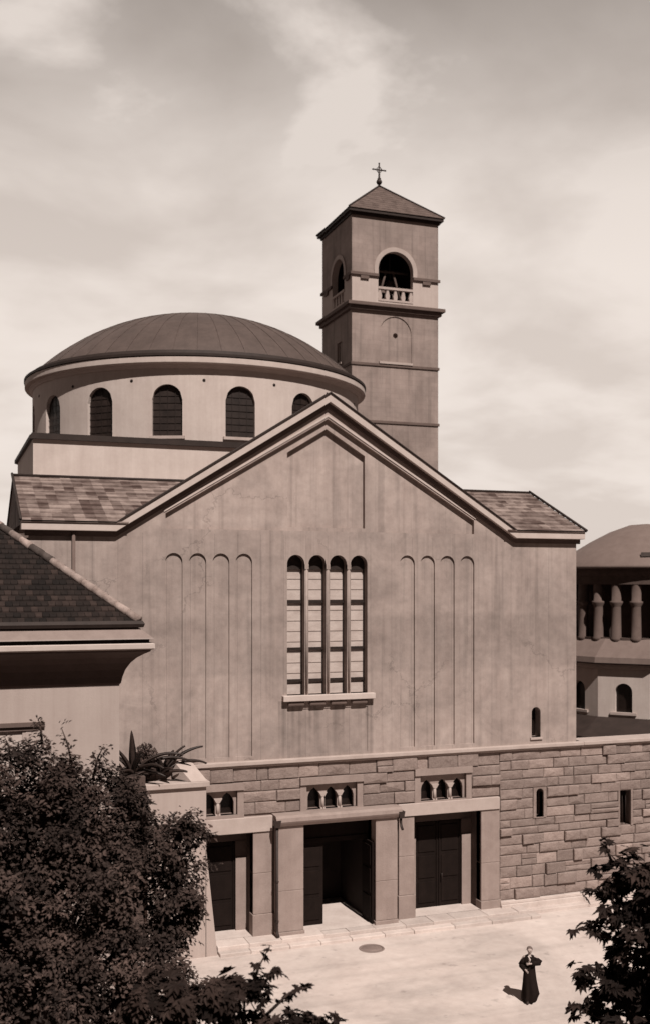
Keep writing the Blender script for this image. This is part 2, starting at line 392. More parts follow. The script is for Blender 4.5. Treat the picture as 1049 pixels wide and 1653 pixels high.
# -- front wall with blind niches, gable recess and tall window opening
outer = [(-HW, 6.05), (HW, 6.05), (HW, 14.2), (BK, 14.2), (0, AP), (-BK, 14.2), (-HW, 14.2)]
niches = []
for s0 in (2.85, 3.68, 4.51, 5.35):
    niches.append(arch(s0, s0 + .6, 6.35, 13.52)); niches.append(arch(-s0 - .6, -s0, 6.35, 13.52))
WX = [(-1.55 + k * .81, -1.55 + k * .81 + .66) for k in range(4)]
wins = [arch(a, c, 8.45, 13.5) for a, c in WX]
rc = [(-5.94, 14.36), (5.94, 14.36), (5.94, 14.88), (0, 18.45), (-5.94, 14.88)]
pn = [(-1.5, 14.5), (1.5, 14.5), (1.5, 17.18), (0, 18.10), (-1.5, 17.18)]
slit = arch(8.47, 8.87, 6.45, 7.63)
panel = rect(-1.55, 1.55, 6.3, 7.95)
b = MB()
b.plate(outer, niches + wins + [rc, slit, panel], 0, [.075] * 8 + [.46] * 4 + [.15, .45, .03],
        back=[[]] * 8 + [None] * 4 + [[(pn, .17)], None, []])
b.build('facade_wall', 'facade', ch)
# rest of the body
b = MB()
b.box(-HW, .62, 4.6, HW, 30, 14.0); b.box(-HW, 3.4, GZ - .2, HW, 30, 4.6)
b.build('body_wall', 'plaster', ch)

# -- raking and level cornices
def band(inner, outer_off):  # closed outline between two offsets of the roofline polyline
    pass
def roofline(dz, ext=0.0):
    return [(-HW - ext, 14.2 + dz), (-BK + (dz * .0), 14.2 + dz), (0, AP + dz * 1.13), (BK, 14.2 + dz), (HW + ext, 14.2 + dz)]
def strip(lo, hi, ext=0.0): return roofline(lo, ext) + roofline(hi, ext)[::-1]
b = MB(); b.prism(strip(.02, .30, .24), -.27, .30); b.build('cornice', 'cornice', ch, bevel=.015)
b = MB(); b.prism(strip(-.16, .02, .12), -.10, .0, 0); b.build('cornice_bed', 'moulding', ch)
b = MB(); b.prism(strip(.30, .345, .27), -.32, .36); b.build('gutter_edge', 'darklead', ch)
b = MB()   # slim moulding that follows the gable inside the cornice
g0 = lambda dz: [(-6.0, 14.85 + dz), (0, 18.45 + dz), (6.0, 14.85 + dz)]
b.prism(g0(.07)[:] + g0(.15)[::-1], -.03, .0); b.build('gable_moulding', 'cornice', ch)

# -- tall window
tw_ = MB()
for a, c in WX:
    for z in (8.95, 10.1, 11.8): tw_.box(a, .30, z - .045, c, .365, z + .045)
    tw_.box(a, .31, 8.45, a + .03, .365, 13.2); tw_.box(c - .03, .31, 8.45, c, .365, 13.2)
tw = tw_.build('tall_window', 'grid_and_shade', ch)
for a, c in WX:
    p = MB(); p.add([(u, .38, v) for u, v in arch(a - .02, c + .02, 8.43, 13.5)], [tuple(range(17))])
    p.prism([(u, v) for u, v in arch(a, c, 12.98, 13.49)], .30, .34, 2)  # dark panel stands in for the shade in the arch head
    for z in [8.45 + .38 * k for k in range(1, 12)]:
        p.box(a, .366, z - .008, c, .376, z + .008, 1)
    pp = p.build('pane', ['pane', 'zinc', 'grid_and_shade'], tw)
b = MB(); b.box(-1.75, -.22, 8.24, 1.78, .36, 8.45)
b.build('sill', 'cornice', tw, bevel=.02)
b = MB()
for k in range(4): b.box(-1.55 + k * .81, -.15, 8.06, -1.55 + k * .81 + .62, 0, 8.24)
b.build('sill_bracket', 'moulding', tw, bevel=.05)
b = MB()
for k in range(3):
    x = -1.55 + k * .81 + .66
    b.tube([(x + .075, .02, 8.45), (x + .075, .02, 13.0)], .055, 10)
    b.box(x + .0, -.04, 12.98, x + .15, .1, 13.16)
b.build('mullion', 'facade', tw)

# -- slit windows
b = MB(); b.add([(u, .40, v) for u, v in arch(8.45, 8.89, 6.43, 7.65)], [tuple(range(17))]); s1 = b.build('slit_window', 'dark', ch)
b = MB(); b.box(8.40, -.06, 6.36, 8.94, .3, 6.45); b.build('sill', 'pale', s1, bevel=.01)

# -- rough stone base
SB = -.06
winrect = [(-5.45, -3.41, 4.33, 5.18), (-.85, 1.10, 4.30, 5.20), (3.64, 5.56, 4.30, 5.25)]
slit2 = arch(8.63, 8.96, 3.34, 4.45)
POR = [(-5.9, -2.84, 3.66), (-1.07, 1.70, 3.86), (3.39, 6.20, 3.78)]
def blocks(b, x0, x1, courses, blocked, dark=.75):
    for za, zb in zip(courses[:-1], courses[1:]):
        segs = [(x0, x1)]
        for (u0, u1, v0, v1) in blocked:
            if v0 < zb - .02 and v1 > za + .02:
                ns = []
                for p, q in segs:
                    if u1 <= p or u0 >= q: ns.append((p, q)); continue
                    if u0 - p > .05: ns.append((p, u0))
                    if q - u1 > .05: ns.append((u1, q))
                segs = ns
        for p, q in segs:
            x = p
            while x < q - .01:
                w = random.uniform(.42, 1.25)
                if q - (x + w) < .38: w = q - x
                g = .003; gh = .008
                t = random.choice([.84, .88, .92, .95, .97, 1.0, 1.0, 1.03, 1.08, 1.28])
                pr = lambda: SB - random.choice([0, .01, .02, .03, .05, .08, .11])
                if random.random() < .14 and zb - za > .4:
                    zm = za + (zb - za) * random.uniform(.4, .6)
                    b.block(x + g, x + w - g, za + gh, zm - gh, pr(), 0.0, .022, tone=t)
                    b.block(x + g, x + w - g, zm + gh, zb - gh, pr(), 0.0, .022, tone=t * random.uniform(.8, 1.2))
                else:
                    b.block(x + g, x + w - g, za + gh, zb - gh, pr(), 0.0, .028, tone=t)
                x += w
CRS = [.22, .62, 1.08, 1.50, 1.95, 2.32, 2.70, 3.00, 3.30, 3.70, 4.10, 4.50, 4.86, 5.22, 5.60, 6.05]
b = MB()
BL = [(-5.7, -3.2, 4.2, 5.48), (-1.08, 1.33, 4.2, 5.48), (3.40, 5.80, 4.2, 5.48)]
blocks(b, -8.5, 7.02, [4.28, 4.72, 5.10, 5.48, 6.05], BL)
jag = [10.63 + v for v in (.3, -.2, .5, .1, -.4, .35, 0, .45, -.25, .2, -.1, .5, -.3, .25, .05)]
for ci in range(len(CRS) - 1): blocks(b, 7.02, jag[ci], CRS[ci:ci + 2], [(8.50, 9.09, 3.30, 4.50)])
b.plate(rect(8.50, 9.09, 3.30, 4.50), [slit2], -.085, [.3], back=[None], rim=.08); b.box(8.63, -.08, 3.28, 8.96, .3, 3.34, 0, 1.1)
b.build('stone_base', 'ashlar', ch, tone=True)
b = MB()
o2 = [(-HW, GZ - .2), (-5.9, GZ - .2), (-5.9, 3.66), (-2.84, 3.66), (-2.84, GZ - .2), (-1.07, GZ - .2), (-1.07, 3.86), (1.70, 3.86), (1.70, GZ - .2), (3.39, GZ - .2), (3.39, 3.78), (6.2, 3.78), (6.2, GZ - .2), (10.6, GZ - .2), (10.6, 6.04), (-HW, 6.04)]
b.plate(o2, [rect(*w) for w in winrect] + [slit2], -.012, [.5, .5, .5, .45], back=[None] * 4)
b.build('base_backing', 'mortar', ch)
b = MB(); b.add([(u, .38, v) for u, v in arch(8.6, 8.99, 3.3, 4.48)], [tuple(range(17))]); b.build('slit_window', 'dark', ch)
b = MB(); b.box(-8.0, -.24, 6.06, 10.72, .05, 6.20); b.box(-8.0, -.15, 5.98, 10.66, -.0, 6.06); b.build('string_course', 'pale', ch, bevel=.02)
b = MB(); b.box(7.95, -.60, GZ - .1, 10.69, 0, -.10); b.box(7.0, -.26, GZ - .1, 10.69, 0, .10); b.box(7.0, -.20, .10, 10.66, 0, .22); b.build('plinth', 'pave', ch, bevel=.02)

# -- arcaded windows above the portals
for (x0, x1, z0, z1), nl in zip(winrect, (3, 3, 3)):
    fr = MB()
    fr.box(x0 - .24, -.17, z1 + .02, x1 + .24, -.02, z1 + .27); fr.box(x0 - .24, -.12, z0 - .13, x1 + .24, .1, z0)
    fr.box(x0 - .23, -.10, z0, x0, -.0, z1 + .02); fr.box(x1, -.10, z0, x1 + .23, -.0, z1 + .02)
    lw = (x1 - x0) / nl; hol = []
    for k in range(nl):
        c = x0 + lw * (k + .5); h = lw * .36
        hol.append([(c - h, z0), (c + h, z0), (c + h, z0 + .44), (c + h * .86, z0 + .57), (c + h * .5, z0 + .69), (c, z0 + .78), (c - h * .5, z0 + .69), (c - h * .86, z0 + .57), (c - h, z0 + .44)])
    fr.plate(rect(x0, x1, z0 - .01, z1), hol, .05, [.14] * nl, back=[None] * nl)
    aw = fr.build('arcade_window', 'pier', ch)
    b = MB(); b.add([(x0 - .1, .36, z0 - .1), (x1 + .1, .36, z0 - .1), (x1 + .1, .36, z1 + .1), (x0 - .1, .36, z1 + .1)], [(0, 1, 2, 3)]); b.build('pane', 'dark', aw)
    for k in range(1, nl):
        c = x0 + lw * k
        m = MB(); m.tube([(c, .02, z0), (c, .02, z0 + .5)], .055, 10)
        m.add([(c - .06, -.04, z0 + .44), (c + .06, -.04, z0 + .44), (c + .06, .05, z0 + .44), (c - .06, .05, z0 + .44), (c - .15, -.05, z0 + .6), (c + .15, -.05, z0 + .6), (c + .15, .05, z0 + .6), (c - .15, .05, z0 + .6)],
              [(0, 1, 5, 4), (1, 2, 6, 5), (2, 3, 7, 6), (3, 0, 4, 7), (4, 5, 6, 7)])
        m.box(c - .09, -.03, z0 - .0, c + .09, .05, z0 + .05)
        m.build('colonnette', 'pale', aw)

# -- portals: piers, lintels, recesses, doors
def pier(x0, x1, yf, zt, base=.5):
    p = MB(); zs = [GZ - .05, base, base + 1.45, zt] if zt > base + 1.6 else [GZ - .05, base, zt]
    p.box(x0 - .03, yf - .05, GZ - .05, x1 + .03, .3, base)
    for a, c in zip(zs[1:-1], zs[2:]): p.box(x0, yf, a + .006, x1, .3, c - .006)
    p.box(x0 + .015, yf + .015, base - .02, x1 - .015, .29, zt - .01)
    return p.build('pier', 'pier', ch, bevel=.015)
pier(-2.84, -2.12, -.10, 3.66, .75); pier(-2.06, -1.07, -.42, 3.86, .12); pier(1.70, 2.56, -.42, 3.86, .12)
pier(2.76, 3.39, -.10, 3.76, .85); pier(6.20, 7.0, -.10, 3.78, .30)
b = MB(); b.box(-5.9, -.16, 3.67, -2.13, .2, 4.22); b.build('lintel', 'pale', ch, bevel=.02)
b = MB(); b.box(2.72, -.16, 3.79, 6.98, .2, 4.26); b.build('lintel', 'pale', ch, bevel=.02)
cn = MB(); cn.prism([(-.58, 3.98), (-.62, 4.05), (-.60, 4.18), (-.52, 4.26), (.05, 4.28), (.05, 3.87), (-.50, 3.87)], -2.14, 2.68, fn=lambda u, v, d: (d, u, v))
cn.build('canopy', 'pier', ch, bevel=.01)
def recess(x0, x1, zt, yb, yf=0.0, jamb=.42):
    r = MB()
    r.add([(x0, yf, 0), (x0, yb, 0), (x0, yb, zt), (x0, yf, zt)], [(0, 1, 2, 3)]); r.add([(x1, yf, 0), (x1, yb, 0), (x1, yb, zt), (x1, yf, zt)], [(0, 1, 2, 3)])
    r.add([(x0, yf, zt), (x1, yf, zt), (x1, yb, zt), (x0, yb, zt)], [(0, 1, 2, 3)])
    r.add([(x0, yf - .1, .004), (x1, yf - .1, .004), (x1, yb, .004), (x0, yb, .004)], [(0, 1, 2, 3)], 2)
    r.box(x1 - jamb, yb - .12, .004, x1 - .002, yb + .2, zt - .45); r.box(x0 + .002, yb - .12, .004, x0 + jamb, yb + .2, zt - .45)  # dark jambs and head carry the portal shade in their colour
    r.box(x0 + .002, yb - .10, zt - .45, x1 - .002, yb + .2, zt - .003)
    for (p, q) in ((x1 - jamb, x1 - .01), (x0 + .01, x0 + jamb)): r.box(p, yb - .16, .006, q, yb - .121, zt - 1.05, 1)  # pale strips painted up to the lintel's shadow edge
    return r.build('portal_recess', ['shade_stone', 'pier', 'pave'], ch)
def door(x0, x1, z1, y):
    d = MB(); d.box(x0, y, .02, x1, y + .06, z1)
    w = (x1 - x0) / 2
    for k in range(2):
        for j, (za, zb) in enumerate(((.2, 1.0), (1.15, 2.0), (2.15, z1 - .15))):
            d.box(x0 + w * k + .14, y - .03, za, x0 + w * (k + 1) - .14, y - .001, zb)
        d.box(x0 + w * k + .03, y - .045, .05, x0 + w * k + .08, y - .001, z1 - .03); d.box(x0 + w * (k + 1) - .08, y - .045, .05, x0 + w * (k + 1) - .03, y - .001, z1 - .03)
    o = d.build('door', 'door', ch, bevel=.008)
    h = MB(); c = (x0 + x1) / 2; h.tube([(c + .13, y - .10, 1.05), (c + .13, y - .10, 1.3)], .02, 8); h.box(c + .12, y - .09, 1.07, c + .14, y, 1.09); h.box(c + .12, y - .09, 1.26, c + .14, y, 1.28)
    h.build('handle', 'iron', o)
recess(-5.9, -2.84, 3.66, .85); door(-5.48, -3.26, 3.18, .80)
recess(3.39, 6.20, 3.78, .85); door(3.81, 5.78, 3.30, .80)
r = MB()   # middle portal, standing open: vestibule with a lit floor
r.add([(-1.07, -.4, .004), (1.7, -.4, .004), (1.7, 3.2, .004), (-1.07, 3.2, .004)], [(0, 1, 2, 3)], 1)
r.add([(-1.07, .0, 3.86), (1.7, .0, 3.86), (1.7, 3.2, 3.86), (-1.07, 3.2, 3.86)], [(0, 1, 2, 3)])
r.add([(-1.07, .0, 0), (-1.07, 3.2, 0), (-1.07, 3.2, 3.86), (-1.07, 0, 3.86)], [(0, 1, 2, 3)]); r.add([(1.7, .0, 0), (1.7, 3.2, 0), (1.7, 3.2, 3.86), (1.7, 0, 3.86)], [(0, 1, 2, 3)])
r.add([(-1.07, 3.2, 0), (1.7, 3.2, 0), (1.7, 3.2, 3.86), (-1.07, 3.2, 3.86)], [(0, 1, 2, 3)])
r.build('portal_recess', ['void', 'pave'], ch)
d = MB(); d.box(-1.06, .30, .02, -.08, .36, 3.0)
for za, zb in ((.2, 1.0), (1.15, 2.0), (2.15, 2.85)): d.box(-.92, .27, za, -.22, .30, zb)
d.box(-1.06, .26, 3.0, 1.69, .38, 3.18); d.box(-1.06, .30, 3.18, 1.69, .34, 3.85)
d.build('door', 'door', ch, bevel=.008)
d = MB(); d.box(1.58, -.36, .02, 1.645, .62, 3.0)
for za, zb in ((.2, 1.0), (1.15, 2.0), (2.15, 2.85)): d.box(1.55, -.22, za, 1.58, .48, zb)
d.build('door', 'door', ch, bevel=.008)
# -- downpipes
def pipe(x, y, zt, zb, r=.05, hop=True):
    p = MB(); p.tube([(x, y, zt), (x, y, zb + .25), (x, y - .05, zb + .1), (x, y - .16, zb)], r, 10)
    if hop: p.prism([(x - .13, zt), (x + .13, zt), (x + .08, zt - .25), (x - .08, zt - .25)], y - .12, y + .08)
    for z in [zb + .5 + 1.4 * k for k in range(int((zt - zb) / 1.4))]: p.lathe([(r + .015, -.03), (r + .015, .03)], (x, y, z), 10)
    return p.build('downpipe', 'iron', ch)
pipe(-2.09, -.50, 4.12, .05, .055)
pipe(2.66, -.50, 4.10, 3.45, .05)
b = MB(); b.tube([(-9.05, -.10, 14.2), (-9.05, -.10, 6.3)], .06, 10); b.build('downpipe', 'moulding', ch)

# -- roofs of the wings (patched tiles), verge, flat roof behind
for sgn in (-1, 1):
    b = MB(); X0, X1 = 0.6, 10.76
    nr = 11
    for k in range(nr):    # lapped courses
        ya, yb2 = -.32 + 4.32 * k / nr, -.32 + 4.32 * (k + 1) / nr + .05
        za, zb2 = 14.50 + 1.9 * k / nr, 14.50 + 1.9 * (k + 1) / nr
        xs = X0 if ya > .4 else 7.25
        b.add([(sgn * xs, ya, za + .035), (sgn * X1, ya, za + .035), (sgn * X1, yb2, zb2 + .0), (sgn * xs, yb2, zb2 + .0),
               (sgn * xs, ya, za - .01), (sgn * X1, ya, za - .01)], [(0, 1, 2, 3), (0, 4, 5, 1)])
    # gable side under the tiles and the slope behind
    b.add([(sgn * 10.7, -.30, 14.45), (sgn * 10.7, 4.0, 16.38), (sgn * 10.7, 8.3, 14.45)], [(0, 1, 2)])
    b.add([(sgn * .6, 4.0, 16.40), (sgn * X1, 4.0, 16.40), (sgn * X1, 8.3, 14.5), (sgn * .6, 8.3, 14.5)], [(0, 1, 2, 3)])
    o = b.build('side_roof', 'wing', ch)
    v = MB(); v.tube([(sgn * 10.77, -.34, 14.56), (sgn * 10.77, 4.0, 16.47)], .05, 6); v.tube([(sgn * .6, 4.0, 16.42), (sgn * 10.77, 4.0, 16.42)], .06, 6)
    v.build('ridge_edge', 'darklead', o)
b = MB()
b.add([(0, .55, 18.3), (-7.0, .55, 14.0), (-7.0, 12.0, 14.0), (0, 12.0, 18.3), (7.0, .55, 14.0), (7.0, 12.0, 14.0)], [(0, 1, 2, 3), (0, 3, 5, 4), (0, 1, 4), (3, 2, 5)])
b.build('nave_roof', 'wing', ch)

# -- dome: square base, drum, rim, shell
DX, DY = .14, 21.2
bo = [(-9.4, 12.0), (5.2, 12.0), (9.3, 16.2), (9.3, 30.4), (-6.0, 30.4), (-9.4, 22.0)]
b = MB(); b.prism(bo, 13.8, 18.85, fn=lambda u, v, d: (u, v, d)); b.build('dome_base', 'plaster', ch)
def grow(p, e):
    cx, cy = DX, 21.2; return [(x + (e if x > cx else -e), y + (e if y > cy else -e)) for x, y in p]
b = MB(); b.prism(grow(bo, .15), 18.85, 19.02, fn=lambda u, v, d: (u, v, d)); b.prism(grow(bo, .06), 19.02, 19.12, fn=lambda u, v, d: (u, v, d)); b.build('dome_base_coping', 'darklead', ch)
RD = 8.82; ZB, ZT = 19.1, 22.75; WZ0, WZ1 = 19.42, 21.85; WHW = .72
drum = MB()
for k in range(16):
    a0 = k * PI / 8
    cols = [-PI / 16, -.16, -.12] ; hw = WHW / RD
    cols = [-PI / 16, -.17, -.13, -hw] + [-hw + 2 * hw * j / 14 for j in range(1, 14)] + [hw, .13, .17, PI / 16]
    def P(a, z, r=RD): return (DX + r * math.sin(a0 + a), DY - r * math.cos(a0 + a), z)
    def az(a): return WZ1 - WHW + math.sqrt(max(0, WHW ** 2 - (a * RD) ** 2))
    for u, v in zip(cols[:-1], cols[1:]):
        if -hw - 1e-6 <= u and v <= hw + 1e-6:
            drum.add([P(u, ZB), P(v, ZB), P(v, WZ0), P(u, WZ0)], [(0, 1, 2, 3)], smooth=True)
            drum.add([P(u, az(u)), P(v, az(v)), P(v, ZT), P(u, ZT)], [(0, 1, 2, 3)], smooth=True)
            drum.add([P(u, az(u)), P(v, az(v)), P(v, az(v), RD - .26), P(u, az(u), RD - .26)], [(0, 1, 2, 3)])
            drum.add([P(u, WZ0), P(v, WZ0), P(v, WZ0, RD - .26), P(u, WZ0, RD - .26)], [(0, 1, 2, 3)])
        else:
            drum.add([P(u, ZB), P(v, ZB), P(v, ZT), P(u, ZT)], [(0, 1, 2, 3)], smooth=True)
    for e in (-hw, hw):
        drum.add([P(e, WZ0), P(e, az(e)), P(e, az(e), RD - .26), P(e, WZ0, RD - .26)], [(0, 1, 2, 3)])
dr = drum.build('drum', 'plaster', ch)
for k in range(16):
    if 5 < k < 11: continue
    a0 = k * PI / 8
    T = Matrix.Translation((DX, DY, 0)) @ Matrix.Rotation(a0, 4, 'Z')
    g = MB(); f = lambda u, v, d: tuple(T @ Vector((u, -RD + d, v)))
    g.add([f(u, v, .20) for u, v in arch(-WHW - .02, WHW + .02, WZ0 - .02, WZ1 + .02)], [tuple(range(17))])
    for j in range(-1, 2):
        x = j * .36; zt = WZ1 - WHW + math.sqrt(max(.0, WHW ** 2 - x * x)); g.prism(rect(x - .012, x + .012, WZ0, zt), .165, .18, 1, fn=f)
    for j in range(1, 7): g.prism(rect(-WHW, WHW, WZ0 + .32 * j - .010, WZ0 + .32 * j + .010), .165, .18, 1, fn=f)
    wd = g.build('window', ['drumpane', 'grid_and_shade'], dr)
    s_ = MB(); s_.prism(rect(-WHW - .12, WHW + .12, WZ0 - .14, WZ0), -.10, .12, fn=f); s_.build('window_sill', 'pale', dr)
for k in range(16):
    b = MB()
    a = (k + .5) * PI / 8; q = Vector((DX + RD * math.sin(a), DY - RD * math.cos(a), 22.05)); d_ = Vector((math.sin(a), -math.cos(a), 0))
    b.tube([q - d_ * .05, q + d_ * .012], .075, 10)
    if not 5 < k < 10: b.build('vent_hole', 'void', dr)
b = MB(); b.lathe([(8.75, 22.58), (8.87, 22.60), (8.93, 22.68), (8.97, 22.70), (9.0, 22.76), (9.20, 22.79), (9.22, 22.82), (9.22, 23.08), (9.16, 23.11), (8.65, 23.13)], (DX, DY, 0), 128, smooth=False); b.build('drum_cornice', 'cornice', ch)
b = MB(); b.lathe([(8.85, 23.10), (9.26, 23.12), (9.26, 23.24), (9.05, 23.27), (8.97, 23.44), (8.75, 23.46)], (DX, DY, 0), 128, smooth=False); b.build('dome_gutter', 'darklead', ch)
a_, h_ = 8.88, 3.72; RS = (a_ * a_ + h_ * h_) / (2 * h_); zc = 23.35 + h_ - RS
phi0 = math.asin(a_ / RS)
prof = [(RS * math.sin(phi0 * (1 - k / 28)), zc + RS * math.cos(phi0 * (1 - k / 28))) for k in range(29)]
b = MB(); b.lathe(prof, (DX, DY, 0), 144)
for k in range(48):
    a = 2 * PI * k / 48 + .03
    if math.cos(a) < -.3: continue
    pts = [(DX + (RS + .012) * math.sin(ph) * math.sin(a), DY - (RS + .012) * math.sin(ph) * math.cos(a), zc + (RS + .012) * math.cos(ph)) for ph in [phi0 * (1 - .93 * j / 16) for j in range(17)]]
    b.tube(pts, .013, 5)
for fr in (.33, .66):
    ph = phi0 * (1 - fr); b.lathe([((RS + .0) * math.sin(ph + .003), zc + RS * math.cos(ph + .003)), ((RS + .018) * math.sin(ph), zc + (RS + .018) * math.cos(ph)), ((RS) * math.sin(ph - .001), zc + RS * math.cos(ph - .001))], (DX, DY, 0), 96)
b.build('dome', 'lead', ch)

# ------------------------------------------------------------------ bell tower
TX0, TX1, TY0, TY1 = 10.95, 16.92, 25.5, 30.9
bt = thing('bell_tower', 'tall square bell tower with arched belfry and pyramid roof behind the church', 'bell tower', (TX0, TY0, 0))
FF = lambda u, v, d: (u, TY0 + d, v)
FL = lambda u, v, d: (TX0 + d, u, v)
FBk = lambda u, v, d: (u, TY1 - d, v)
FR = lambda u, v, d: (TX1 - d, u, v)
XC, YC = (TX0 + TX1) / 2, (TY0 + TY1) / 2
b = MB()
hole = [(XC + .17 * math.cos(2 * PI * k / 12), 28.3 + .17 * math.sin(2 * PI * k / 12)) for k in range(12)]
nich = arch(XC - 1.1, XC + 1.1, 26.62, 29.5, 18)
b.plate(rect(TX0, TX1, GZ - .2, 29.75), [nich], 0, [.055], fn=FF, back=[[(hole, .25)]])
b.plate(rect(TY0, TY1, GZ - .2, 29.75), [rect(27.25, 28.1, 26.75, 28.1)], 0, [.3], fn=FL, back=[None])
b.plate(rect(TX0, TX1, GZ - .2, 29.75), [], 0, [], fn=FBk); b.plate(rect(TY0, TY1, GZ - .2, 29.75), [], 0, [], fn=FR)
b.build('shaft', 'tower', bt)
for (u0, u1, fn, w, zt, zspr) in ((TX0, TX1, FF, 1.2, 33.62, 0), (TY0, TY1, FL, 1.1, 33.5, 0), (TX0, TX1, FBk, 1.2, 33.6, 0), (TY0, TY1, FR, 1.1, 33.5, 0)):
    c = (u0 + u1) / 2 if fn in (FF, FBk) else 27.9
    op = arch(c - w, c + w, 30.42, zt, 20)
    lo = [(u0, 30.2), (u1, 30.2), (u1, 32.0), (c + w, 32.0), (c + w, 30.42), (c - w, 30.42), (c - w, 32.0), (u0, 32.0)]
    up_ = [(u0, 32.0), (c - w, 32.0)] + [p for p in op[2:]][::-1] + [(c + w, 32.0), (u1, 32.0), (u1, 35.75), (u0, 35.75)]
    b = MB(); b.plate(lo, [], 0, [], fn=fn, mi=1); b.plate(up_, [], 0, [], fn=fn)
    k = len(op); b.add([fn(u, v, 0) for u, v in op] + [fn(u, v, .38) for u, v in op], [(i, (i + 1) % k, k + (i + 1) % k, k + i) for i in range(k)], 1)
    b.build('belfry_wall', ['tower', 'towerpale'], bt)
    if fn in (FF, FL):
        r = MB(); ro = arch(c - w - .28, c + w + .28, 32.0, zt + .28, 24); ri = arch(c - w, c + w, 32.0, zt, 24)
        pts = ro[1:] + [(c - w - .28, 32.0)]
        ring = ro[1:] + [ro[0]] + [ri[0]] + ri[1:][::-1]
        r.prism(ring, -.05, -.002, fn=fn); r.build('arch_surround', 'pale', bt)
        # impost string, broken by the opening, with little brackets
        for (p, q) in ((u0 - .10, c - w - .0), (c + w + .0, u1 + .10)):
            s_ = MB(); s_.prism(rect(p, q, 31.93, 32.10), -.12, -.0, fn=fn)
            m_ = (p + q) / 2; s_.prism(rect(m_ - .28, m_ + .28, 31.70, 31.93), -.10, -.0, fn=fn)
            s_.build('impost_band', 'moulding', bt)
        bl = MB(); bl.prism(rect(c - w, c + w, 31.18, 31.33), -.03, .25, fn=fn); bl.prism(rect(c - w, c + w, 30.42, 30.55), -.03, .25, fn=fn)
        for j in range(5):
            x = c - w + .12 + (2 * w - .24) * j / 4
            bl.prism([(x - .10, 30.55), (x + .10, 30.55), (x + .15, 30.75), (x + .07, 31.1), (x + .12, 31.18), (x - .12, 31.18), (x - .07, 31.1), (x - .15, 30.75)], .02, .2, fn=fn)
        bl.build('balustrade', 'pale', bt)
b = MB(); e = .36
b.box(TX0 - e, TY0 - e, 29.98, TX1 + e, TY1 + e, 30.2); b.box(TX0 - e * .5, TY0 - e * .5, 29.74, TX1 + e * .5, TY1 + e * .5, 29.98); b.build('balcony_ledge', 'moulding', bt, bevel=.02)
for z in (26.36, 22.75):
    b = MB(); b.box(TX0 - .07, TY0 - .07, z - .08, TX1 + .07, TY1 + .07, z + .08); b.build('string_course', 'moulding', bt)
b = MB(); b.box(XC - 1.15, TY0 - .12, 26.44, XC + 1.15, TY0, 26.58); b.build('niche_sill', 'pale', bt)
b = MB(); b.box(TX0 - .12, 27.15, 26.62, TX0, 28.2, 26.74); b.build('window_sill', 'pale', bt)
b = MB(); b.add([FL(27.2, 26.7, .28), FL(28.15, 26.7, .28), FL(28.15, 28.15, .28), FL(27.2, 28.15, .28)], [(0, 1, 2, 3)]); wn_ = b.build('window', 'dark', bt)
b = MB(); b.prism(rect(27.25, 27.35, 26.75, 28.1), .1, .2, fn=FL); b.prism(rect(28.0, 28.1, 26.75, 28.1), .1, .2, fn=FL); b.prism(rect(27.62, 27.72, 26.75, 28.1), .1, .2, fn=FL); b.build('window_frame', 'pale', wn_)
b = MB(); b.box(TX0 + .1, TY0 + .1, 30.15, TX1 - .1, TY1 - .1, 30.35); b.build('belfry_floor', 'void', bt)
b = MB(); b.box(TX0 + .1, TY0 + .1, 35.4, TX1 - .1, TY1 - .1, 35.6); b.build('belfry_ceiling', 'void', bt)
b = MB(); b.box(TX0 + .72, TY1 - .95, 30.35, TX1 - .72, TY1 - .75, 35.4); b.box(TX1 - .95, TY0 + .75, 30.35, TX1 - .75, TY1 - .96, 35.4); b.build('belfry_shade', 'void', bt)  # dark sheets added inside in place of the belfry's shade
for bx, by, sc in ((XC - .5, YC - .9, .8), (XC + .55, YC - .5, .65)):
    b = MB(); b.lathe([(0, 1.15), (.12, 1.14), (.30, 1.0), (.36, .6), (.45, .3), (.62, .05), (.66, 0), (.60, 0), (.4, .3)], (bx, by, 31.3), 24)
    bell = b.build('bell', 'bronze', bt)
    b = MB(); b.tube([(bx, by, 32.45), (bx, by, 35.4)], .05, 8); b.build('hanger', 'iron', bell)
b = MB(); 
for sx in (-.9, .9):
    b.tube([(XC + sx, TY0 + 1.0, 30.3), (XC + sx * .25, TY0 + 1.0, 32.7)], .07, 6)
b.tube([(XC - 1.3, TY0 + 1.0, 32.6), (XC + 1.3, TY0 + 1.0, 32.6)], .08, 6)
b.build('bell_frame', 'shade_stone', bt)
eo = .27
b = MB(); b.box(TX0 - eo, TY0 - eo, 35.84, TX1 + eo, TY1 + eo, 36.02); b.box(TX0 - eo * .4, TY0 - eo * .4, 35.68, TX1 + eo * .4, TY1 + eo * .4, 35.84); b.build('eave', 'darklead', bt)
b = MB(); nrow = 12; apx = (XC, YC, 38.75)
cor = [(TX0 - eo - .05, TY0 - eo - .05), (TX1 + eo + .05, TY0 - eo - .05), (TX1 + eo + .05, TY1 + eo + .05), (TX0 - eo - .05, TY1 + eo + .05)]
def lerp3(p, q, t): return tuple(a + (c - a) * t for a, c in zip(p, q))
for k in range(4):
    A, B_ = (*cor[k], 36.02), (*cor[(k + 1) % 4], 36.02)
    for j in range(nrow):
        t0, t1 = j / nrow, (j + 1) / nrow
        p0, p1, p2, p3 = lerp3(A, apx, t0), lerp3(B_, apx, t0), lerp3(B_, apx, t1), lerp3(A, apx, t1)
        up3 = lambda p: (p[0], p[1], p[2] + .03)
        b.add([up3(p0), up3(p1), p2, p3, p0, p1], [(0, 1, 2, 3), (0, 4, 5, 1)])
rf = b.build('roof', 'towerroof', bt)
b = MB()
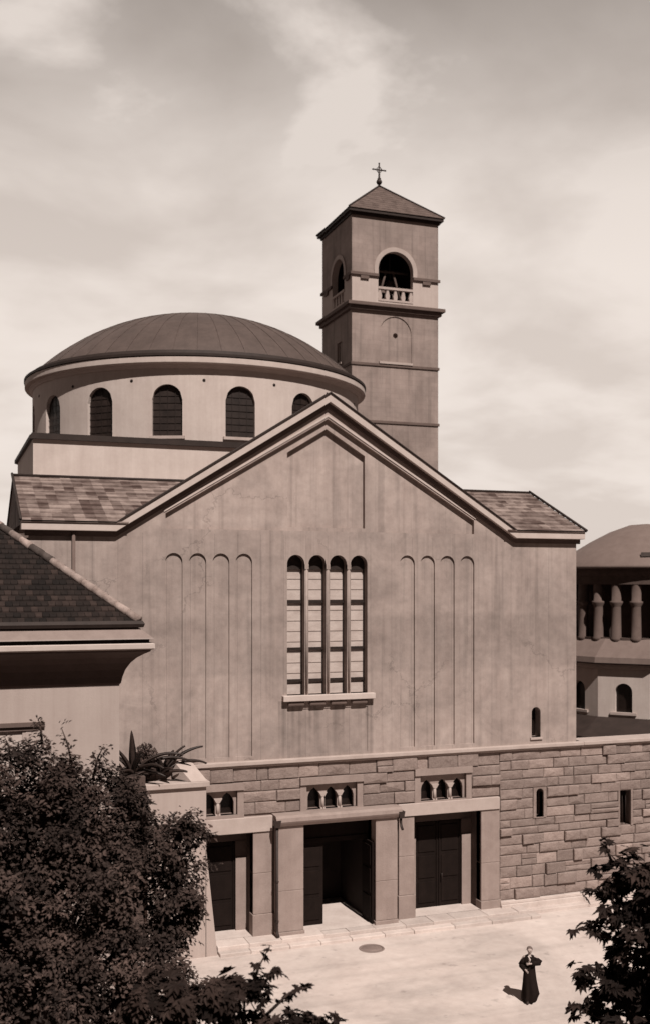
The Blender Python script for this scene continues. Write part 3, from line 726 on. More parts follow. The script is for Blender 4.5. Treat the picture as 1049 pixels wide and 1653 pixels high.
for k in range(4): b.tube([(*cor[k], 36.06), (apx[0], apx[1], 38.8)], .06, 6)
b.build('hip', 'darklead', rf)
b = MB(); b.tube([(XC, YC, 38.6), (XC, YC, 40.25)], [.09, .045], 8); b.lathe([(0, -.2), (.14, -.14), (.2, 0), (.14, .14), (0, .2)], (XC, YC, 39.05), 16)
b.lathe([(.12, 0), (.1, .06), (.05, .1)], (XC, YC, 39.25), 12)
for s_ in (-1, 1):
    b.tube([(XC, YC, 39.85), (XC + s_ * .42, YC, 39.85)], .045, 6)
    b.lathe([(0, -.07), (.07, 0), (0, .07)], (XC + s_ * .44, YC, 39.85), 8)
    b.tube([(XC, YC, 40.1), (XC + s_ * .22, YC, 39.85)], .025, 6); b.tube([(XC, YC, 39.62), (XC + s_ * .22, YC, 39.85)], .025, 6)
b.lathe([(0, -.07), (.07, 0), (0, .07)], (XC, YC, 40.28), 8)
b.build('cross', 'iron', bt)

# ------------------------------------------------------------------ stone wall running on to the right
sw = thing('stone_wall', 'rough stone block wall with pale coping running on from the church corner', 'wall', (10.7, 0, GZ))
b = MB()
for ci in range(len(CRS) - 1): blocks(b, jag[ci], 24.0, CRS[ci:ci + 2], [(12.42, 13.12, 2.70, 4.10)])
b.box(10.70, -.004, GZ - .2, 12.44, .7, 6.05, 1); b.box(13.10, -.004, GZ - .2, 24, .7, 6.05, 1); b.box(12.44, -.003, GZ - .2, 13.10, .7, 2.69, 1); b.box(12.44, -.003, 4.17, 13.10, .7, 6.05, 1)
b.box(12.42, -.09, 2.68, 12.50, .0, 4.18, 0); b.box(13.03, -.09, 2.68, 13.12, 0, 4.18, 0)
b.build('masonry', ['ashlar', 'mortar'], sw, tone=True)
b = MB(); b.box(10.725, -.24, 6.06, 24, .8, 6.20); b.box(10.665, -.15, 5.98, 24, .0, 6.06); b.build('coping', 'pale', sw, bevel=.02)
b = MB(); b.box(10.70, -.60, GZ - .1, 24, -.0, -.10); b.box(10.70, -.26, GZ - .1, 24, -.005, .10); b.box(10.70, -.20, .1, 24, -.004, .22); b.build('plinth', 'pave', sw, bevel=.02)
b = MB(); b.add([(12.44, .40, 2.69), (13.10, .40, 2.69), (13.10, .40, 4.17), (12.44, .40, 4.17)], [(0, 1, 2, 3)]); o = b.build('window', 'dark', sw)
b = MB()
for k in range(3): b.tube([(12.6 + .17 * k, .15, 2.69), (12.6 + .17 * k, .15, 4.17)], .015, 6)
b.build('window_bar', 'iron', o)

# ------------------------------------------------------------------ rotunda at the right
RX, RY = 25.6, 15.6
ro_ = thing('rotunda', 'round annex with domed sheet roof and shadowy colonnade beyond the stone wall', 'building', (RX, RY, GZ))
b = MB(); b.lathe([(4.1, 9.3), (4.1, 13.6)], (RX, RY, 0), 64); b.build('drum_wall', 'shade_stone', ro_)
for k in range(-9, 10):
    a = k * R(13.2) - .30
    if abs(a) > 1.9: continue
    c = (RX + 4.72 * math.sin(a), RY - 4.72 * math.cos(a))
    m = MB(); m.lathe([(.0, 9.3), (.33, 9.3), (.33, 9.5), (.28, 9.56), (.25, 11.2), (.25, 11.24), (.36, 11.42), (.36, 11.52), (.27, 11.54), (.27, 12.46)], (c[0], c[1], 0), 14)
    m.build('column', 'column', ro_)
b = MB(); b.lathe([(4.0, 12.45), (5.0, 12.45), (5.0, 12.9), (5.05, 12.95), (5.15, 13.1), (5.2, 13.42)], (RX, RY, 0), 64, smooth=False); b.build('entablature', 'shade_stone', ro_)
prr = [(5.40, 13.32), (5.42, 13.44), (5.38, 13.50), (5.0, 13.86), (4.1, 14.40), (3.2, 14.95), (2.1, 15.52), (1.0, 15.92), (0, 16.0)]
b = MB(); b.lathe([(5.0, 13.35)] + prr, (RX, RY, 0), 64)
rr_ = b.build('roof', 'rotroof', ro_)
for a, rr2, z2 in ((-.62, 4.75, 14.0), (-.36, 4.85, 13.95), (.2, 4.8, 13.98)):
    d = Vector((math.sin(a), -math.cos(a), 0)); e = Vector((d.y, -d.x, 0)); p = Vector((RX, RY, z2)) + d * rr2
    m = MB(); up4 = (d * -.68 + Vector((0, 0, .73))); no = (d * .73 + Vector((0, 0, .68)))
    vs = [p + e * (.42 * sx_) + up4 * (.16 * sy_) + no * h_ for h_ in (-.05, .12) for sx_, sy_ in ((-1, -1), (1, -1), (1, 1), (-1, 1))]
    m.add(vs, [(0, 1, 2, 3), (4, 5, 6, 7), (0, 1, 5, 4), (1, 2, 6, 5), (2, 3, 7, 6), (3, 0, 4, 7)]); m.build('skylight', 'iron', rr_)
b = MB(); b.lathe([(4.75, 9.5), (4.95, 9.45), (6.12, 8.5), (6.18, 8.2), (5.5, 8.15)], (RX, RY, 0), 13, smooth=False, a0=R(-63), a1=R(-63) + 2 * PI); b.build('skirt_roof', 'rotroof', ro_)
b = MB(); b.lathe([(4.0, 9.30), (4.9, 9.30), (4.9, 9.52), (4.0, 9.52)], (RX, RY, 0), 48, smooth=False); b.build('colonnade_floor', 'shade_stone', ro_)
b = MB(); b.lathe([(5.6, 7.86), (5.92, 7.86), (5.98, 8.0), (5.98, 8.12), (5.6, 8.12)], (RX, RY, 0), 13, smooth=False, a0=R(-63), a1=R(-63) + 2 * PI); b.build('wall_cornice', 'pale', ro_)
RO = 5.8; ST = 360 / 13
for k in range(13):
    a0, a1 = R(-63 + ST * k), R(-63 + ST * (k + 1))
    p0 = Vector((RX + RO * math.sin(a0), RY - RO * math.cos(a0), 0)); p1 = Vector((RX + RO * math.sin(a1), RY - RO * math.cos(a1), 0))
    dv = (p1 - p0); ln = dv.length; dv.normalize(); nn = Vector((-dv.y, dv.x, 0))
    f = lambda u, v, d, p0=p0, dv=dv, nn=nn: tuple(p0 + dv * u + nn * d + Vector((0, 0, v)))
    op = arch(ln / 2 - .46, ln / 2 + .46, 5.50, 7.1)
    m = MB(); m.plate(rect(0, ln, GZ, 8.2), [op], 0, [.35], fn=f, back=[None]); wl = m.build('wall', 'plaster', ro_)
    m = MB(); m.add([f(u, v, .3) for u, v in arch(ln / 2 - .48, ln / 2 + .48, 5.45, 7.12)], [tuple(range(17))])
    m.build('window', 'dark', wl)
    m = MB(); m.prism(rect(ln / 2 - .7, ln / 2 + .7, 5.4, 5.54), -.1, .1, fn=f); m.build('window_sill', 'pale', wl)
b = MB(); b.lathe([(5.85, 5.25), (7.6, 4.35), (7.6, 4.1), (5.85, 4.1)], (RX, RY, 0), 13, smooth=False, a0=R(-63), a1=R(-63) + 2 * PI); b.build('lower_roof', 'darklead', ro_)

# ------------------------------------------------------------------ terrace beside the portals and its plants
te = thing('terrace', 'pale plastered terrace block with stone coping beside the left portal', 'terrace', (-6, -.5, GZ))
b = MB()
b.box(-6.72, -.88, GZ - .1, -4.72, -.10, 5.55)
b.prism([(-4.74, GZ - .1), (-4.32, GZ - .1), (-4.72, 3.4), (-4.74, 3.4)], -.88, -.14)
b.build('wall', 'housewall', te)
b = MB(); b.box(-8.15, -.3, GZ - .1, -6.73, .0, 5.3); b.build('side_wall', 'shade_stone', te)  # shade beside the terrace block put into the wall colour
b = MB(); b.box(-6.80, -1.0, 5.56, -4.62, .0, 5.74); b.build('coping', 'pale', te, bevel=.02)
b = MB(); b.box(-8.2, -1.0, 5.30, -6.81, .0, 6.05); b.build('planter', 'shade_stone', te, bevel=.02)
b = MB(); b.add([(-5.25, -.95, 5.76), (-4.70, -.95, 5.76), (-5.05, -.26, 6.28), (-5.75, -.26, 6.42), (-5.25, -.95, 5.742), (-4.70, -.95, 5.742), (-5.05, -.26, 5.8), (-5.75, -.26, 5.8)], [(0, 1, 2, 3), (0, 4, 5, 1), (1, 5, 6, 2), (3, 7, 4, 0), (2, 6, 7, 3)])
b.build('sloping_slab', 'pale', te)
b = MB(); b.box(-8.1, -.9, 5.5, -6.9, -.05, 6.08); b.build('soil', 'soil', te)

def agave(loc, leaves, label):
    t = thing('agave', label, 'plant', loc, 'spiky plants on the terrace')
    for (az_, ln, lift, droop, w) in leaves:
        m = MB(); nseg = 12; d = Vector((math.sin(az_), -math.cos(az_), 0)); sd = Vector((math.cos(az_), math.sin(az_), 0))
        vs = []; ln *= 1.25; w *= 1.2; p = Vector(loc) + d * .06; ang = lift; st = ln / nseg
        for k in range(nseg + 1):
            f = k / nseg; ww = w * (0.65 + .5 * math.sin(min(1, f * 1.6) * PI * .6)) * max(.04, (1 - f) ** .6) if f > .0 else w * .6
            up3 = Vector((-d.x * math.sin(ang), -d.y * math.sin(ang), math.cos(ang)))
            vs += [p + sd * ww + up3 * ww * .45, p - up3 * .02, p - sd * ww + up3 * ww * .45, p - up3 * .055]
            p = p + (d * math.cos(ang) + Vector((0, 0, 1)) * math.sin(ang)) * st; ang -= droop / nseg
        fs = []
        for k in range(nseg):
            o = k * 4
            for a, c in ((0, 1), (1, 2), (2, 3), (3, 0)): fs.append((o + a, o + c, o + 4 + c, o + 4 + a))
        m.add(vs, fs, 0, random.uniform(.6, 1.3), True)
        m.build('leaf', 'agave', t, tone=True)
    return t
rnd = random.Random(3)
agave((-7.15, -.55, 6.08), [(-.3, 1.25, 1.45, .25, .13), (-1.2, 1.0, 1.2, .5, .11), (1.25, 1.5, .95, 1.25, .12), (1.6, 1.7, .70, 1.2, .12), (.7, 1.1, .8, 1.2, .11), (-.6, .9, .6, 1.0, .11), (2.3, 1.1, 1.1, .8, .1), (.2, .95, 1.1, .5, .11), (-2.2, 1.0, 1.0, .8, .1), (1.0, .9, .3, .7, .11)],
      'dark spiky agave with one upright leaf at the house end of the terrace')
agave((-6.15, -.35, 5.98), [(1.5, 1.35, 1.0, .9, .11), (1.65, 1.35, .72, 1.2, .10), (1.2, 1.0, 1.25, .7, .1), (-1.4, 1.2, .75, 1.2, .11), (-1.0, .9, .5, .8, .11), (.2, .8, .7, .8, .12), (2.4, .9, .9, .8, .1), (-.3, .7, 1.0, .4, .11), (.8, .8, .4, .5, .11), (-2.2, .9, 1.0, .8, .1), (1.8, .7, 1.3, .4, .12)],
      'dark spiky agave with leaves curling towards the sloping slab')
m = MB()
sh = thing('shrub', 'pale rounded little shrub growing between the two spiky agaves', 'plant', (-6.70, -.30, 5.74))
rnd = random.Random(5)
for k in range(900):
    v = Vector((rnd.gauss(0, 1), rnd.gauss(0, 1), rnd.gauss(0, 1))).normalized() * (rnd.random() ** .35)
    p = Vector((-6.70 + v.x * .50, -.30 + v.y * .30, 6.45 + v.z * .60)); a = Vector((rnd.gauss(0, 1), rnd.gauss(0, 1), rnd.gauss(0, 1))).normalized(); c = a.orthogonal().normalized() * .028
    m.add([p - a * .07, p + c, p + a * .07, p - c], [(0, 1, 2, 3)], 0, rnd.uniform(.8, 2.2))
m.build('foliage', 'agave', sh, recalc=False, tone=True)
m = MB()
for k in range(5): m.tube([(-6.70, -.30, 5.7), (-6.70 + rnd.uniform(-.3, .3), -.35 + rnd.uniform(-.2, .2), 6.3)], [.03, .01], 6)
m.build('stem', 'bark', sh)

# ------------------------------------------------------------------ house at the left
HX, HY = -8.98, -9.25       # right front wall corner
ho = thing('house', 'plastered house with dark hipped tile roof and deep coved cornice at left', 'house', (HX - 6, HY + 4, GZ))
HXL, HYB = -30.0, -1.9
b = MB()
wx0, wx1 = -12.75, -11.25
fn = lambda u, v, d: (u, HY + d, v)
b.plate(rect(HXL, HX, GZ - .1, 9.96), [rect(wx0, wx1, 7.2, 8.85)], 0, [.18], fn=fn, back=[None])
b.add([(HX, HY, GZ - .1), (HX, HYB, GZ - .1), (HX, HYB, 9.96), (HX, HY, 9.96)], [(0, 1, 2, 3)])
b.add([(HXL, HYB, GZ - .1), (HX, HYB, GZ - .1), (HX, HYB, 9.96), (HXL, HYB, 9.96)], [(0, 1, 2, 3)]); b.add([(HXL, HY, GZ - .1), (HXL, HYB, GZ - .1), (HXL, HYB, 9.96), (HXL, HY, 9.96)], [(0, 1, 2, 3)])
b.build('wall', 'housewall', ho)
b = MB(); b.box(wx0 - .25, HY - .09, 8.95, wx1 + .45, HY, 9.05); b.box(wx0 - .15, HY - .03, 8.85, wx1 + .3, HY, 8.95); b.build('window_hood', 'moulding', ho)
b = MB(); b.add([(wx0, HY + .05, 7.2), (wx1, HY + .05, 7.2), (wx1, HY + .05, 8.85), (wx0, HY + .05, 8.85)], [(0, 1, 2, 3)]); w_ = b.build('window', 'pane', ho)
b = MB(); b.box(wx0, HY + .01, 7.2, wx0 + .08, HY + .045, 8.85); b.box(wx1 - .08, HY + .01, 7.2, wx1, HY + .045, 8.85); b.box((wx0 + wx1) / 2 - .05, HY + .01, 7.2, (wx0 + wx1) / 2 + .05, HY + .045, 8.85); b.box(wx0, HY + .012, 8.3, wx1, HY + .045, 8.37); b.build('frame', 'housewall', w_)
# coved cornice swept round the corner: (out, z)
cove = [(0, 9.90), (.04, 9.95), (.07, 10.10), (.13, 10.28), (.24, 10.46), (.38, 10.60), (.54, 10.70), (.66, 10.76), (.68, 10.80)]
fas = [(.66, 10.80), (.72, 10.81), (.76, 10.84), (.76, 10.95), (.72, 10.97)]
drk = [(.70, 10.97), (.64, 10.98), (.64, 11.06), (.70, 11.07)]
led = [(.74, 11.07), (.72, 11.10), (.44, 11.33), (.40, 11.34)]
gut = [(.40, 11.34), (.52, 11.36), (.55, 11.44), (.50, 11.52), (.30, 11.52)]
def sweep(b, prof, mi=0, smooth=False):
    vs = []
    for o, z in prof: vs += [(HXL - o, HY - o, z), (HX + o, HY - o, z), (HX + o, HYB + o, z), (HXL - o, HYB + o, z)]
    fs = [(4 * k + a, 4 * k + (a + 1) % 4, 4 * k + 4 + (a + 1) % 4, 4 * k + 4 + a) for k in range(len(prof) - 1) for a in range(4)]
    b.add(vs, fs, mi, 1.0, smooth)
b = MB(); sweep(b, cove); b.build('cornice_cove', 'housecove', ho)
b = MB(); sweep(b, fas); b.build('cornice_fascia', 'cornice', ho)
b = MB(); sweep(b, drk); b.build('cornice_groove', 'darklead', ho)
b = MB(); sweep(b, led)
b.build('cornice_flashing', 'zinc', ho)
b = MB(); sweep(b, gut); b.build('gutter', 'darklead', ho)
# hipped tile roof in lapped courses
ex, ey0, ey1, ez = HX + .42, HY - .42, HYB + .42, 11.48
half = (ey1 - ey0) / 2; tp = .78; nrow = 24
b = MB(); rnd = random.Random(11)
for j in range(nrow):
    t0, t1 = half * j / nrow, half * (j + 1) / nrow
    z0, z1 = ez + t0 * tp, ez + t1 * tp
    # front face split into tiles
    x = HXL; xe = ex - t0; tw0 = .17
    xs = HXL + (j % 2) * tw0 * .5
    while xs < xe:
        x2 = min(xs + tw0, xe); x2u = min(x2, ex - t1) if x2 > ex - t1 else x2
        xsu = min(xs, ex - t1)
        jz = rnd.uniform(-.006, .008)
        b.add([(xs + .006, ey0 + t0 - .02, z0 + .03 + jz), (x2 - .006, ey0 + t0 - .02, z0 + .03 + jz), (x2u, ey0 + t1, z1 + .006), (xsu, ey0 + t1, z1 + .006), (xs, ey0 + t0 - .02, z0 - .01), (x2, ey0 + t0 - .02, z0 - .01)], [(0, 1, 2, 3), (0, 4, 5, 1)], 0, rnd.choice([.55, .8, 1, 1, 1.2, 1.5, 2.2]))
        xs = x2
    for (A, B_, C_, D_) in (((ex - t0, ey0 + t0), (ex - t0, ey1 - t0), (ex - t1, ey1 - t1), (ex - t1, ey0 + t1)), ((HXL, ey1 - t0), (ex - t0, ey1 - t0), (ex - t1, ey1 - t1), (HXL, ey1 - t1))):
        b.add([(*A, z0 + .03), (*B_, z0 + .03), (*C_, z1), (*D_, z1), (*A, z0 - .01), (*B_, z0 - .01)], [(0, 1, 2, 3), (0, 4, 5, 1)], 0, rnd.uniform(.7, 1.2))
hr = b.build('roof', 'tile', ho, tone=True)
b = MB()
for sy in (0, 1):
    n_ = 17
    for k in range(n_):
        t0, t1 = half * k / n_, half * (k + 1.12) / n_
        y = (lambda t: ey0 + t) if sy == 0 else (lambda t: ey1 - t)
        b.tube([(ex - t0, y(t0), ez + t0 * tp + .05), (ex - t1, y(t1), ez + t1 * tp + .05)], [.125, .10], 8, 0, rnd.choice([.3, .8, 1.1, 1.4, 1.2]))
b.tube([(HXL, (ey0 + ey1) / 2, ez + half * tp + .05), (ex - half, (ey0 + ey1) / 2, ez + half * tp + .05)], .12, 8)
b.build('hip_tiles', 'hip', hr, tone=True)

# ------------------------------------------------------------------ trees
VR = Vector((math.cos(R(20)), -math.sin(R(20)), 0)); VF = Vector((math.sin(R(20)), math.cos(R(20)), 0))   # across and along the street
def tree(name, label, base, blobs, leafmat, nleaf, lsize, palmate, seed, trunk_r, zfork, sprigs=()):
    rnd = random.Random(seed)
    t = thing(name, label, 'tree', base)
    tr = MB(); top = Vector((base[0], base[1], zfork))
    tr.tube([base, (base[0] + .08, base[1], base[2] + (zfork - base[2]) * .5), top], [trunk_r * 1.3, trunk_r, trunk_r * .8], 10)
    cr = MB(); V = []; F = []; T = []
    tot = sum(r ** 2 for _, r in blobs)
    def leaf(p, nrm, dirv, ln, wd, tone):
        side = nrm.cross(dirv).normalized() * wd
        o = len(V); mid = p + dirv * ln * .55; tip = p + dirv * ln - nrm * ln * .12
        V.extend([p, mid + side + nrm * wd * .25, tip, mid - side + nrm * wd * .25]); F.append((o, o + 1, o + 2, o + 3)); T.append(tone)
    def spray(p, out, n_, s, tone):
        nrm = (Vector((0, 0, 1)) * .8 + out * .6 + Vector((rnd.gauss(0, .4), rnd.gauss(0, .4), rnd.gauss(0, .3)))).normalized()
        d0 = (out + Vector((rnd.gauss(0, .6), rnd.gauss(0, .6), rnd.gauss(0, .4) - .25))); d0 = (d0 - nrm * d0.dot(nrm)).normalized()
        if palmate:
            for k in range(n_):
                a = (k - (n_ - 1) / 2) * .62
                dv = (Matrix.Rotation(a, 3, nrm) @ d0).normalized()
                leaf(p, nrm, dv, s * (1.0 - .12 * abs(k - (n_ - 1) / 2)) * rnd.uniform(.85, 1.1), s * .17, tone * rnd.uniform(.8, 1.2))
        else:
            for k in range(n_):
                dv = (Matrix.Rotation(rnd.uniform(-1.6, 1.6), 3, nrm) @ d0 + nrm * rnd.gauss(0, .3)).normalized()
                leaf(p + d0 * rnd.uniform(0, s * 1.6) + Vector((rnd.gauss(0, s * .4), rnd.gauss(0, s * .4), rnd.gauss(0, s * .4))), nrm, dv, s * rnd.uniform(.7, 1.2), s * .26, tone * rnd.uniform(.75, 1.25))
    for c, r in blobs:
        c = Vector(c)
        mid = top.lerp(c, .5) + Vector((rnd.uniform(-.2, .2), rnd.uniform(-.2, .2), .2))
        tr.tube([top - Vector((0, 0, .2)), mid, c], [trunk_r * .45, trunk_r * .28, trunk_r * .1], 7)
        nb = int(nleaf * r * r / tot)
        # clumps inside the blob: tufts with gaps in between
        tufts = []
        for k in range(max(6, int(30 * r * r))):
            v = Vector((rnd.gauss(0, 1), rnd.gauss(0, 1), rnd.gauss(0, 1))).normalized()
            tufts.append((c + v * r * rnd.uniform(.55, 1.08), v, rnd.uniform(.14, .36) * (r ** .5), rnd.choice([.45, .6, .8, 1.0, 1.25, 1.7])))
            if k % 3 == 0: tr.tube([c, tufts[-1][0]], [trunk_r * .07, .008], 5)
        for k in range(nb):
            q, v, tr_, tn = rnd.choice(tufts)
            w = Vector((rnd.gauss(0, 1), rnd.gauss(0, 1), rnd.gauss(0, 1))).normalized()
            p = q + w * tr_ * rnd.random() ** .5
            spray(p, (w * .6 + v).normalized(), rnd.choice((5, 6, 7)) if palmate else 6, lsize * rnd.uniform(.65, 1.5), tn)
    for (p0, p1, cnt) in sprigs:      # twigs that stick out of the crown
        p0, p1 = Vector(p0), Vector(p1); tr.tube([p0, p0.lerp(p1, .5) + Vector((0, 0, .12)), p1], [.03, .02, .008], 6)
        for k in range(cnt):
            f = .25 + .75 * k / cnt; p = p0.lerp(p1, f) + Vector((rnd.gauss(0, .04), rnd.gauss(0, .04), rnd.gauss(0, .04) + .12 * 4 * f * (1 - f)))
            out = ((p1 - p0).normalized() + Vector((rnd.gauss(0, .8), rnd.gauss(0, .8), rnd.gauss(0, .5)))).normalized()
            spray(p, out, 6, lsize * rnd.uniform(.8, 1.2), rnd.uniform(.6, 1.1))
    cr.v = [tuple(x) for x in V]; cr.f = F; cr.m = [0] * len(F); cr.c = T; cr.smooth = [False] * len(F)
    tr.build('trunk', 'bark', t)
    cr.build('crown', leafmat, t, recalc=False, tone=True)
    return t
def blob(c0, a, u, d, r): return (tuple(Vector(c0) + VR * a + VF * d + Vector((0, 0, u))), r)
cA = (-11.26, -15.32, 6.46); k_ = .01176
A = [(60, 1270, 0, 85), (120, 1310, .3, 95), (30, 1400, -.5, 120), (150, 1420, -.3, 120), (245, 1400, .2, 72), (285, 1362, .3, 42), (80, 1560, -.6, 140), (200, 1530, -.3, 105), (262, 1470, .1, 58), (255, 1590, -.3, 75), (-60, 1350, 0, 130), (-60, 1550, 0, 140), (60, 1500, 1.2, 130), (170, 1350, .8, 70)]
pA = lambda x, y, d=0: tuple(Vector(cA) + VR * ((x - 80) * k_) + VF * d + Vector((0, 0, (1450 - y) * k_)))
tree('broadleaf_tree', 'large dense dark broadleaf tree covering the lower left before the house', (-11.5, -15.2, GZ), [blob(cA, (x - 80) * k_, (1450 - y) * k_, d, r * k_) for x, y, d, r in A], 'leafA', 21000, .095, False, 21, .24, 3.6,
     sprigs=[(pA(150, 1260), pA(168, 1205), 9), (pA(190, 1300), pA(222, 1262), 8), (pA(280, 1340), pA(318, 1312), 9), (pA(310, 1400), pA(346, 1408), 7), (pA(290, 1480), pA(322, 1492), 6), (pA(70, 1210), pA(62, 1160), 9), (pA(20, 1240), pA(8, 1190), 8), (pA(120, 1250), pA(100, 1176), 8), (pA(230, 1330), pA(236, 1300), 6), (pA(300, 1360), pA(338, 1350), 8)])
cB = (-8.54, -19.5, 4.85); kb = .01
Bb = [(330, 1625, 0, 62), (395, 1610, .2, 50), (260, 1640, 0, 80), (430, 1660, 0, 60), (330, 1720, 0, 110), (470, 1720, 0, 80), (370, 1800, 0, 120)]
pB = lambda x, y, d=0: tuple(Vector(cB) + VR * ((x - 400) * kb) + VF * d + Vector((0, 0, (1700 - y) * kb)))
tree('chestnut_tree', 'lower leafy tree top with loose twigs at the bottom edge of the plaza', (-8.6, -19.3, GZ), [blob(cB, (x - 400) * kb, (1700 - y) * kb, d, r * kb) for x, y, d, r in Bb], 'leafB', 2600, .17, True, 33, .16, 2.6,
     sprigs=[(pB(400, 1620), pB(436, 1528), 8), (pB(430, 1640), pB(505, 1592), 9), (pB(450, 1670), pB(548, 1642), 12), (pB(420, 1600), pB(455, 1570), 6), (pB(470, 1690), pB(520, 1650), 9)])
cC = (0.06, -19.5, 4.69)
Cc = [(1022, 1400, 0, 42), (1050, 1450, 0, 60), (1000, 1455, 0, 26), (1040, 1540, 0, 62), (1010, 1590, .2, 52), (1030, 1650, 0, 75), (1110, 1480, 0, 110), (1130, 1600, 0, 130), (975, 1640, 0, 34), (1120, 1720, 0, 130), (1180, 1540, .6, 130)]
pC = lambda x, y, d=0: tuple(Vector(cC) + VR * ((x - 1120) * k_) + VF * d + Vector((0, 0, (1600 - y) * k_)))
tree('chestnut_tree', 'dark large-leaved chestnut tree reaching in at the lower right behind the walker', (1.2, -19.6, GZ), [blob(cC, (x - 1120) * k_, (1600 - y) * k_, d, r * k_) for x, y, d, r in Cc], 'leafB', 3400, .20, True, 44, .18, 2.8,
     sprigs=[(pC(1010, 1450), pC(950, 1440), 7), (pC(1010, 1520), pC(930, 1500), 9), (pC(1000, 1570), pC(938, 1572), 9), (pC(1000, 1390), pC(982, 1358), 5), (pC(990, 1620), pC(945, 1640), 8)])

# ------------------------------------------------------------------ the walking figure
pp_ = Vector((3.58, -7.99, GZ)); pe = thing('person', 'person in a long black robe crossing the bright plaza with hands raised to the chest', 'person', tuple(pp_))
fwd = Vector((-.50, -.86, 0)).normalized(); rgt = Vector((fwd.y, -fwd.x, 0))   # rgt: person's right hand side
def W3(a, f, z): return rgt * a + fwd * f + Vector((0, 0, z))
def skin(name, joints, mat, parent, sub=2):
    me = bpy.data.meshes.new(name); me.from_pydata([tuple(j[0]) for j in joints], [(j[2], i) for i, j in enumerate(joints) if j[2] is not None], [])
    o = bpy.data.objects.new(name, me); COL.objects.link(o); o.parent = parent
    md = o.modifiers.new('skin', 'SKIN'); md.use_smooth_shade = True
    lay = me.skin_vertices[0] if me.skin_vertices else None
    if lay is None:
        bm = bmesh.new(); bm.from_mesh(me); bm.verts.layers.skin.verify(); bm.to_mesh(me); bm.free(); lay = me.skin_vertices[0]
    for i, j in enumerate(joints):
        rr = j[1] if hasattr(j[1], '__len__') else (j[1], j[1]); lay.data[i].radius = rr; lay.data[i].use_root = (i == 0)
    sb = o.modifiers.new('sub', 'SUBSURF'); sb.levels = sub; sb.render_levels = sub
    me.materials.append(M[mat]); return o
J = []
def add(p, r, par): J.append((p, r, par)); return len(J) - 1
pel = add(W3(0, 0, .92), .13, None); spn = add(W3(0, 0, 1.12), (.125, .10), pel); chs = add(W3(0, .01, 1.30), (.145, .10), spn); nk = add(W3(0, .02, 1.43), .05, chs); nk2 = add(W3(0, .035, 1.48), .046, nk)
hd0 = add(W3(0, .045, 1.53), (.062, .075), nk2); hd1 = add(W3(0, .04, 1.585), (.072, .085), hd0); hd2 = add(W3(0, .03, 1.635), (.055, .065), hd1); ns1 = add(W3(0, .105, 1.575), .014, hd1); add(W3(0, .135, 1.55), .012, ns1)
for s in (-1, 1): e1 = add(W3(s * .075, .02, 1.58), .016, hd1); add(W3(s * .092, .01, 1.575), .012, e1)
for s, el_, wr in ((1, W3(.27, -.02, 1.10), W3(.12, .21, 1.02)), (-1, W3(-.33, .02, 1.21), W3(-.03, .20, 1.22))):
    sh_ = add(W3(s * .17, 0, 1.365), .058, chs); e_ = add(el_, .045, sh_); w_2 = add(wr, .028, e_)
    hdv = (wr - el_).normalized(); pm = add(wr + hdv * .055, (.036, .02), w_2)
    upv = Vector((0, 0, 1))
    for q, (off, fl) in enumerate(((.030, .055), (.011, .065), (-.009, .06), (-.028, .048))):
        k1 = add(wr + hdv * .095 + upv * off, .009, pm); k2 = add(wr + hdv * (.095 + fl * .55) + upv * off * 1.05 + fwd * -.012, .0085, k1); add(wr + hdv * (.095 + fl) + upv * off + fwd * -.035, .007, k2)
    tb = add(wr + hdv * .05 + upv * .045 - fwd * .01, .010, pm); add(wr + hdv * .085 + upv * .065 - fwd * .02, .008, tb)
for s, ft in ((1, .10), (-1, -.12)):
    hp = add(W3(s * .07, 0, .86), .080, pel); kn = add(W3(s * .06 - .02, ft * .6 + .01, .48), .052, hp); an = add(W3(s * .06, ft, .09), .036, kn); add(W3(s * .065, ft + .12, .035), .032, an)
body = skin('body', J, 'skin', pe)
# robe: elliptical rings, hem trailing a little
rb = MB(); rings = [(.04, .20, .26, .02, -.03), (.14, .22, .28, 0, -.04), (.26, .25, .29, -.035, -.05), (.35, .24, .26, -.03, -.035), (.65, .21, .215, -.01, -.01), (.92, .18, .16, 0, 0), (1.06, .165, .14, 0, 0), (1.22, .185, .145, 0, .01), (1.34, .19, .125, 0, .01), (1.40, .14, .095, 0, .015), (1.445, .066, .066, 0, .025)]
ns = 40; vs = []
for (z, ra, rf_, oa, of) in rings:
    for k in range(ns):
        a = 2 * PI * k / ns; fold = 1 + max(0, (.95 - z)) * .16 * math.sin(a * 7 + z * 2) + max(0, (.95 - z)) * .06 * math.sin(a * 13 - z * 3)
        vs.append(pp_ + W3(oa + ra * fold * math.cos(a), of + rf_ * fold * math.sin(a), z))
fs = [(i * ns + k, i * ns + (k + 1) % ns, (i + 1) * ns + (k + 1) % ns, (i + 1) * ns + k) for i in range(len(rings) - 1) for k in range(ns)]
rb.add(vs, fs, 0, 1, True); rb.build('robe', 'cloth', pe)
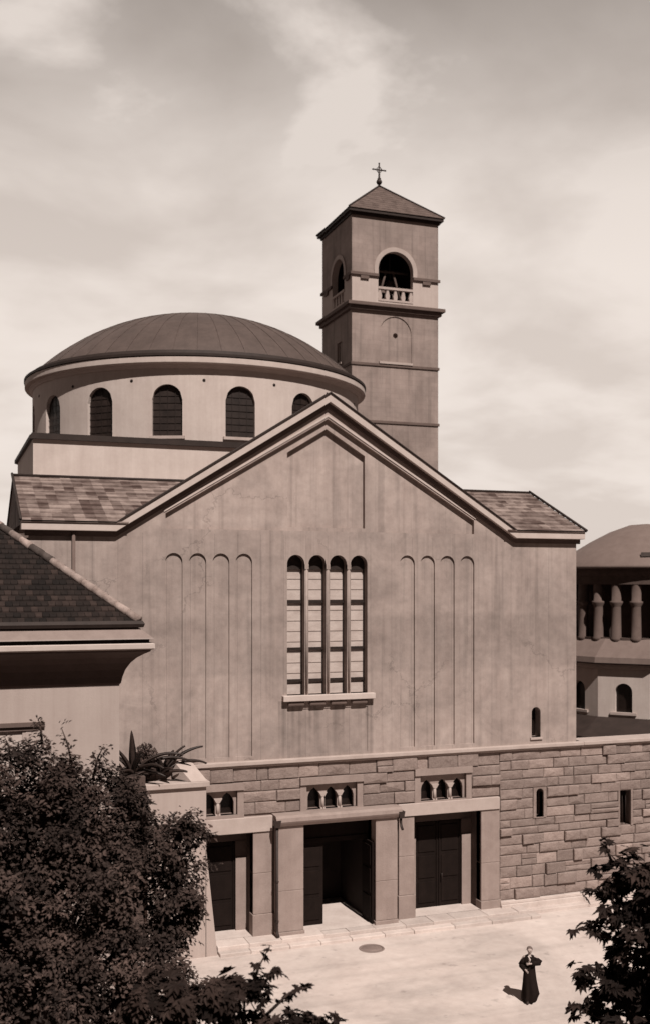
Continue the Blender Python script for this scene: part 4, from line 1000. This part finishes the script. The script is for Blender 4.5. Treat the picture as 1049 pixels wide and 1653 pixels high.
for s, el_, wr in ((1, W3(.27, -.02, 1.10), W3(.12, .21, 1.02)), (-1, W3(-.33, .02, 1.21), W3(-.03, .20, 1.22))):
    s_ = MB(); q0 = W3(s * .12, 0, 1.325)
    s_.tube([pp_ + q0, pp_ + q0.lerp(el_, .5), pp_ + el_, pp_ + el_ + (wr - el_) * .12 , pp_ + el_.lerp(wr, .55), pp_ + el_.lerp(wr, .92)], [.088, .086, .076, .078, .075, .085], 14)
    s_.build('sleeve', 'cloth', pe)
hh = MB(); hc = pp_ + W3(0, .005, 1.60)
for i in range(9):
    th_ = PI * .62 * i / 8
    for k in range(20):
        a = 2 * PI * k / 20; f_ = math.sin(th_) * math.sin(a)
        cut = .0 if f_ < .55 else .03
        hh.v.append(tuple(hc + W3(.090 * math.sin(th_) * math.cos(a), .102 * f_ - cut, .088 * math.cos(th_))))
for i in range(8):
    for k in range(20): hh.f.append((i * 20 + k, i * 20 + (k + 1) % 20, (i + 1) * 20 + (k + 1) % 20, (i + 1) * 20 + k)); hh.m.append(0); hh.c.append(1); hh.smooth.append(True)
hh.tube([pp_ + W3(0, -.09, 1.60), pp_ + W3(0, -.115, 1.56), pp_ + W3(0, -.10, 1.53)], [.05, .05, .03], 10)
hh.build('hair', 'hair', pe)
for s in (-1, 1):
    fc = MB(); fc.lathe([(0, -.010), (.010, 0), (0, .010)], tuple(pp_ + W3(s * .028, .118, 1.578)), 8); fc.build('eye', 'iron', pe)
fc = MB(); fc.tube([pp_ + W3(-.02, .112, 1.518), pp_ + W3(.02, .112, 1.518)], .005, 6); fc.build('mouth', 'iron', pe)
sc_ = MB(); sc_.lathe([(.062, 0), (.082, -.03), (.105, -.06), (.075, -.02)], tuple(pp_ + W3(0, .025, 1.45)), 20); sc_.tube([pp_ + W3(.03, .10, 1.41), pp_ + W3(0, .155, 1.33), pp_ + W3(0, .165, 1.26)], [.03, .035, .02], 8)
sc_.build('collar', 'scarf', pe)
for s, ft in ((1, .10), (-1, -.12)):
    s_ = MB(); s_.tube([pp_ + W3(s * .06, ft - .06, .05), pp_ + W3(s * .062, ft + .03, .055), pp_ + W3(s * .065, ft + .13, .04), pp_ + W3(s * .065, ft + .19, .03)], [.05, .052, .046, .025], 12)
    s_.build('shoe', 'iron', pe)
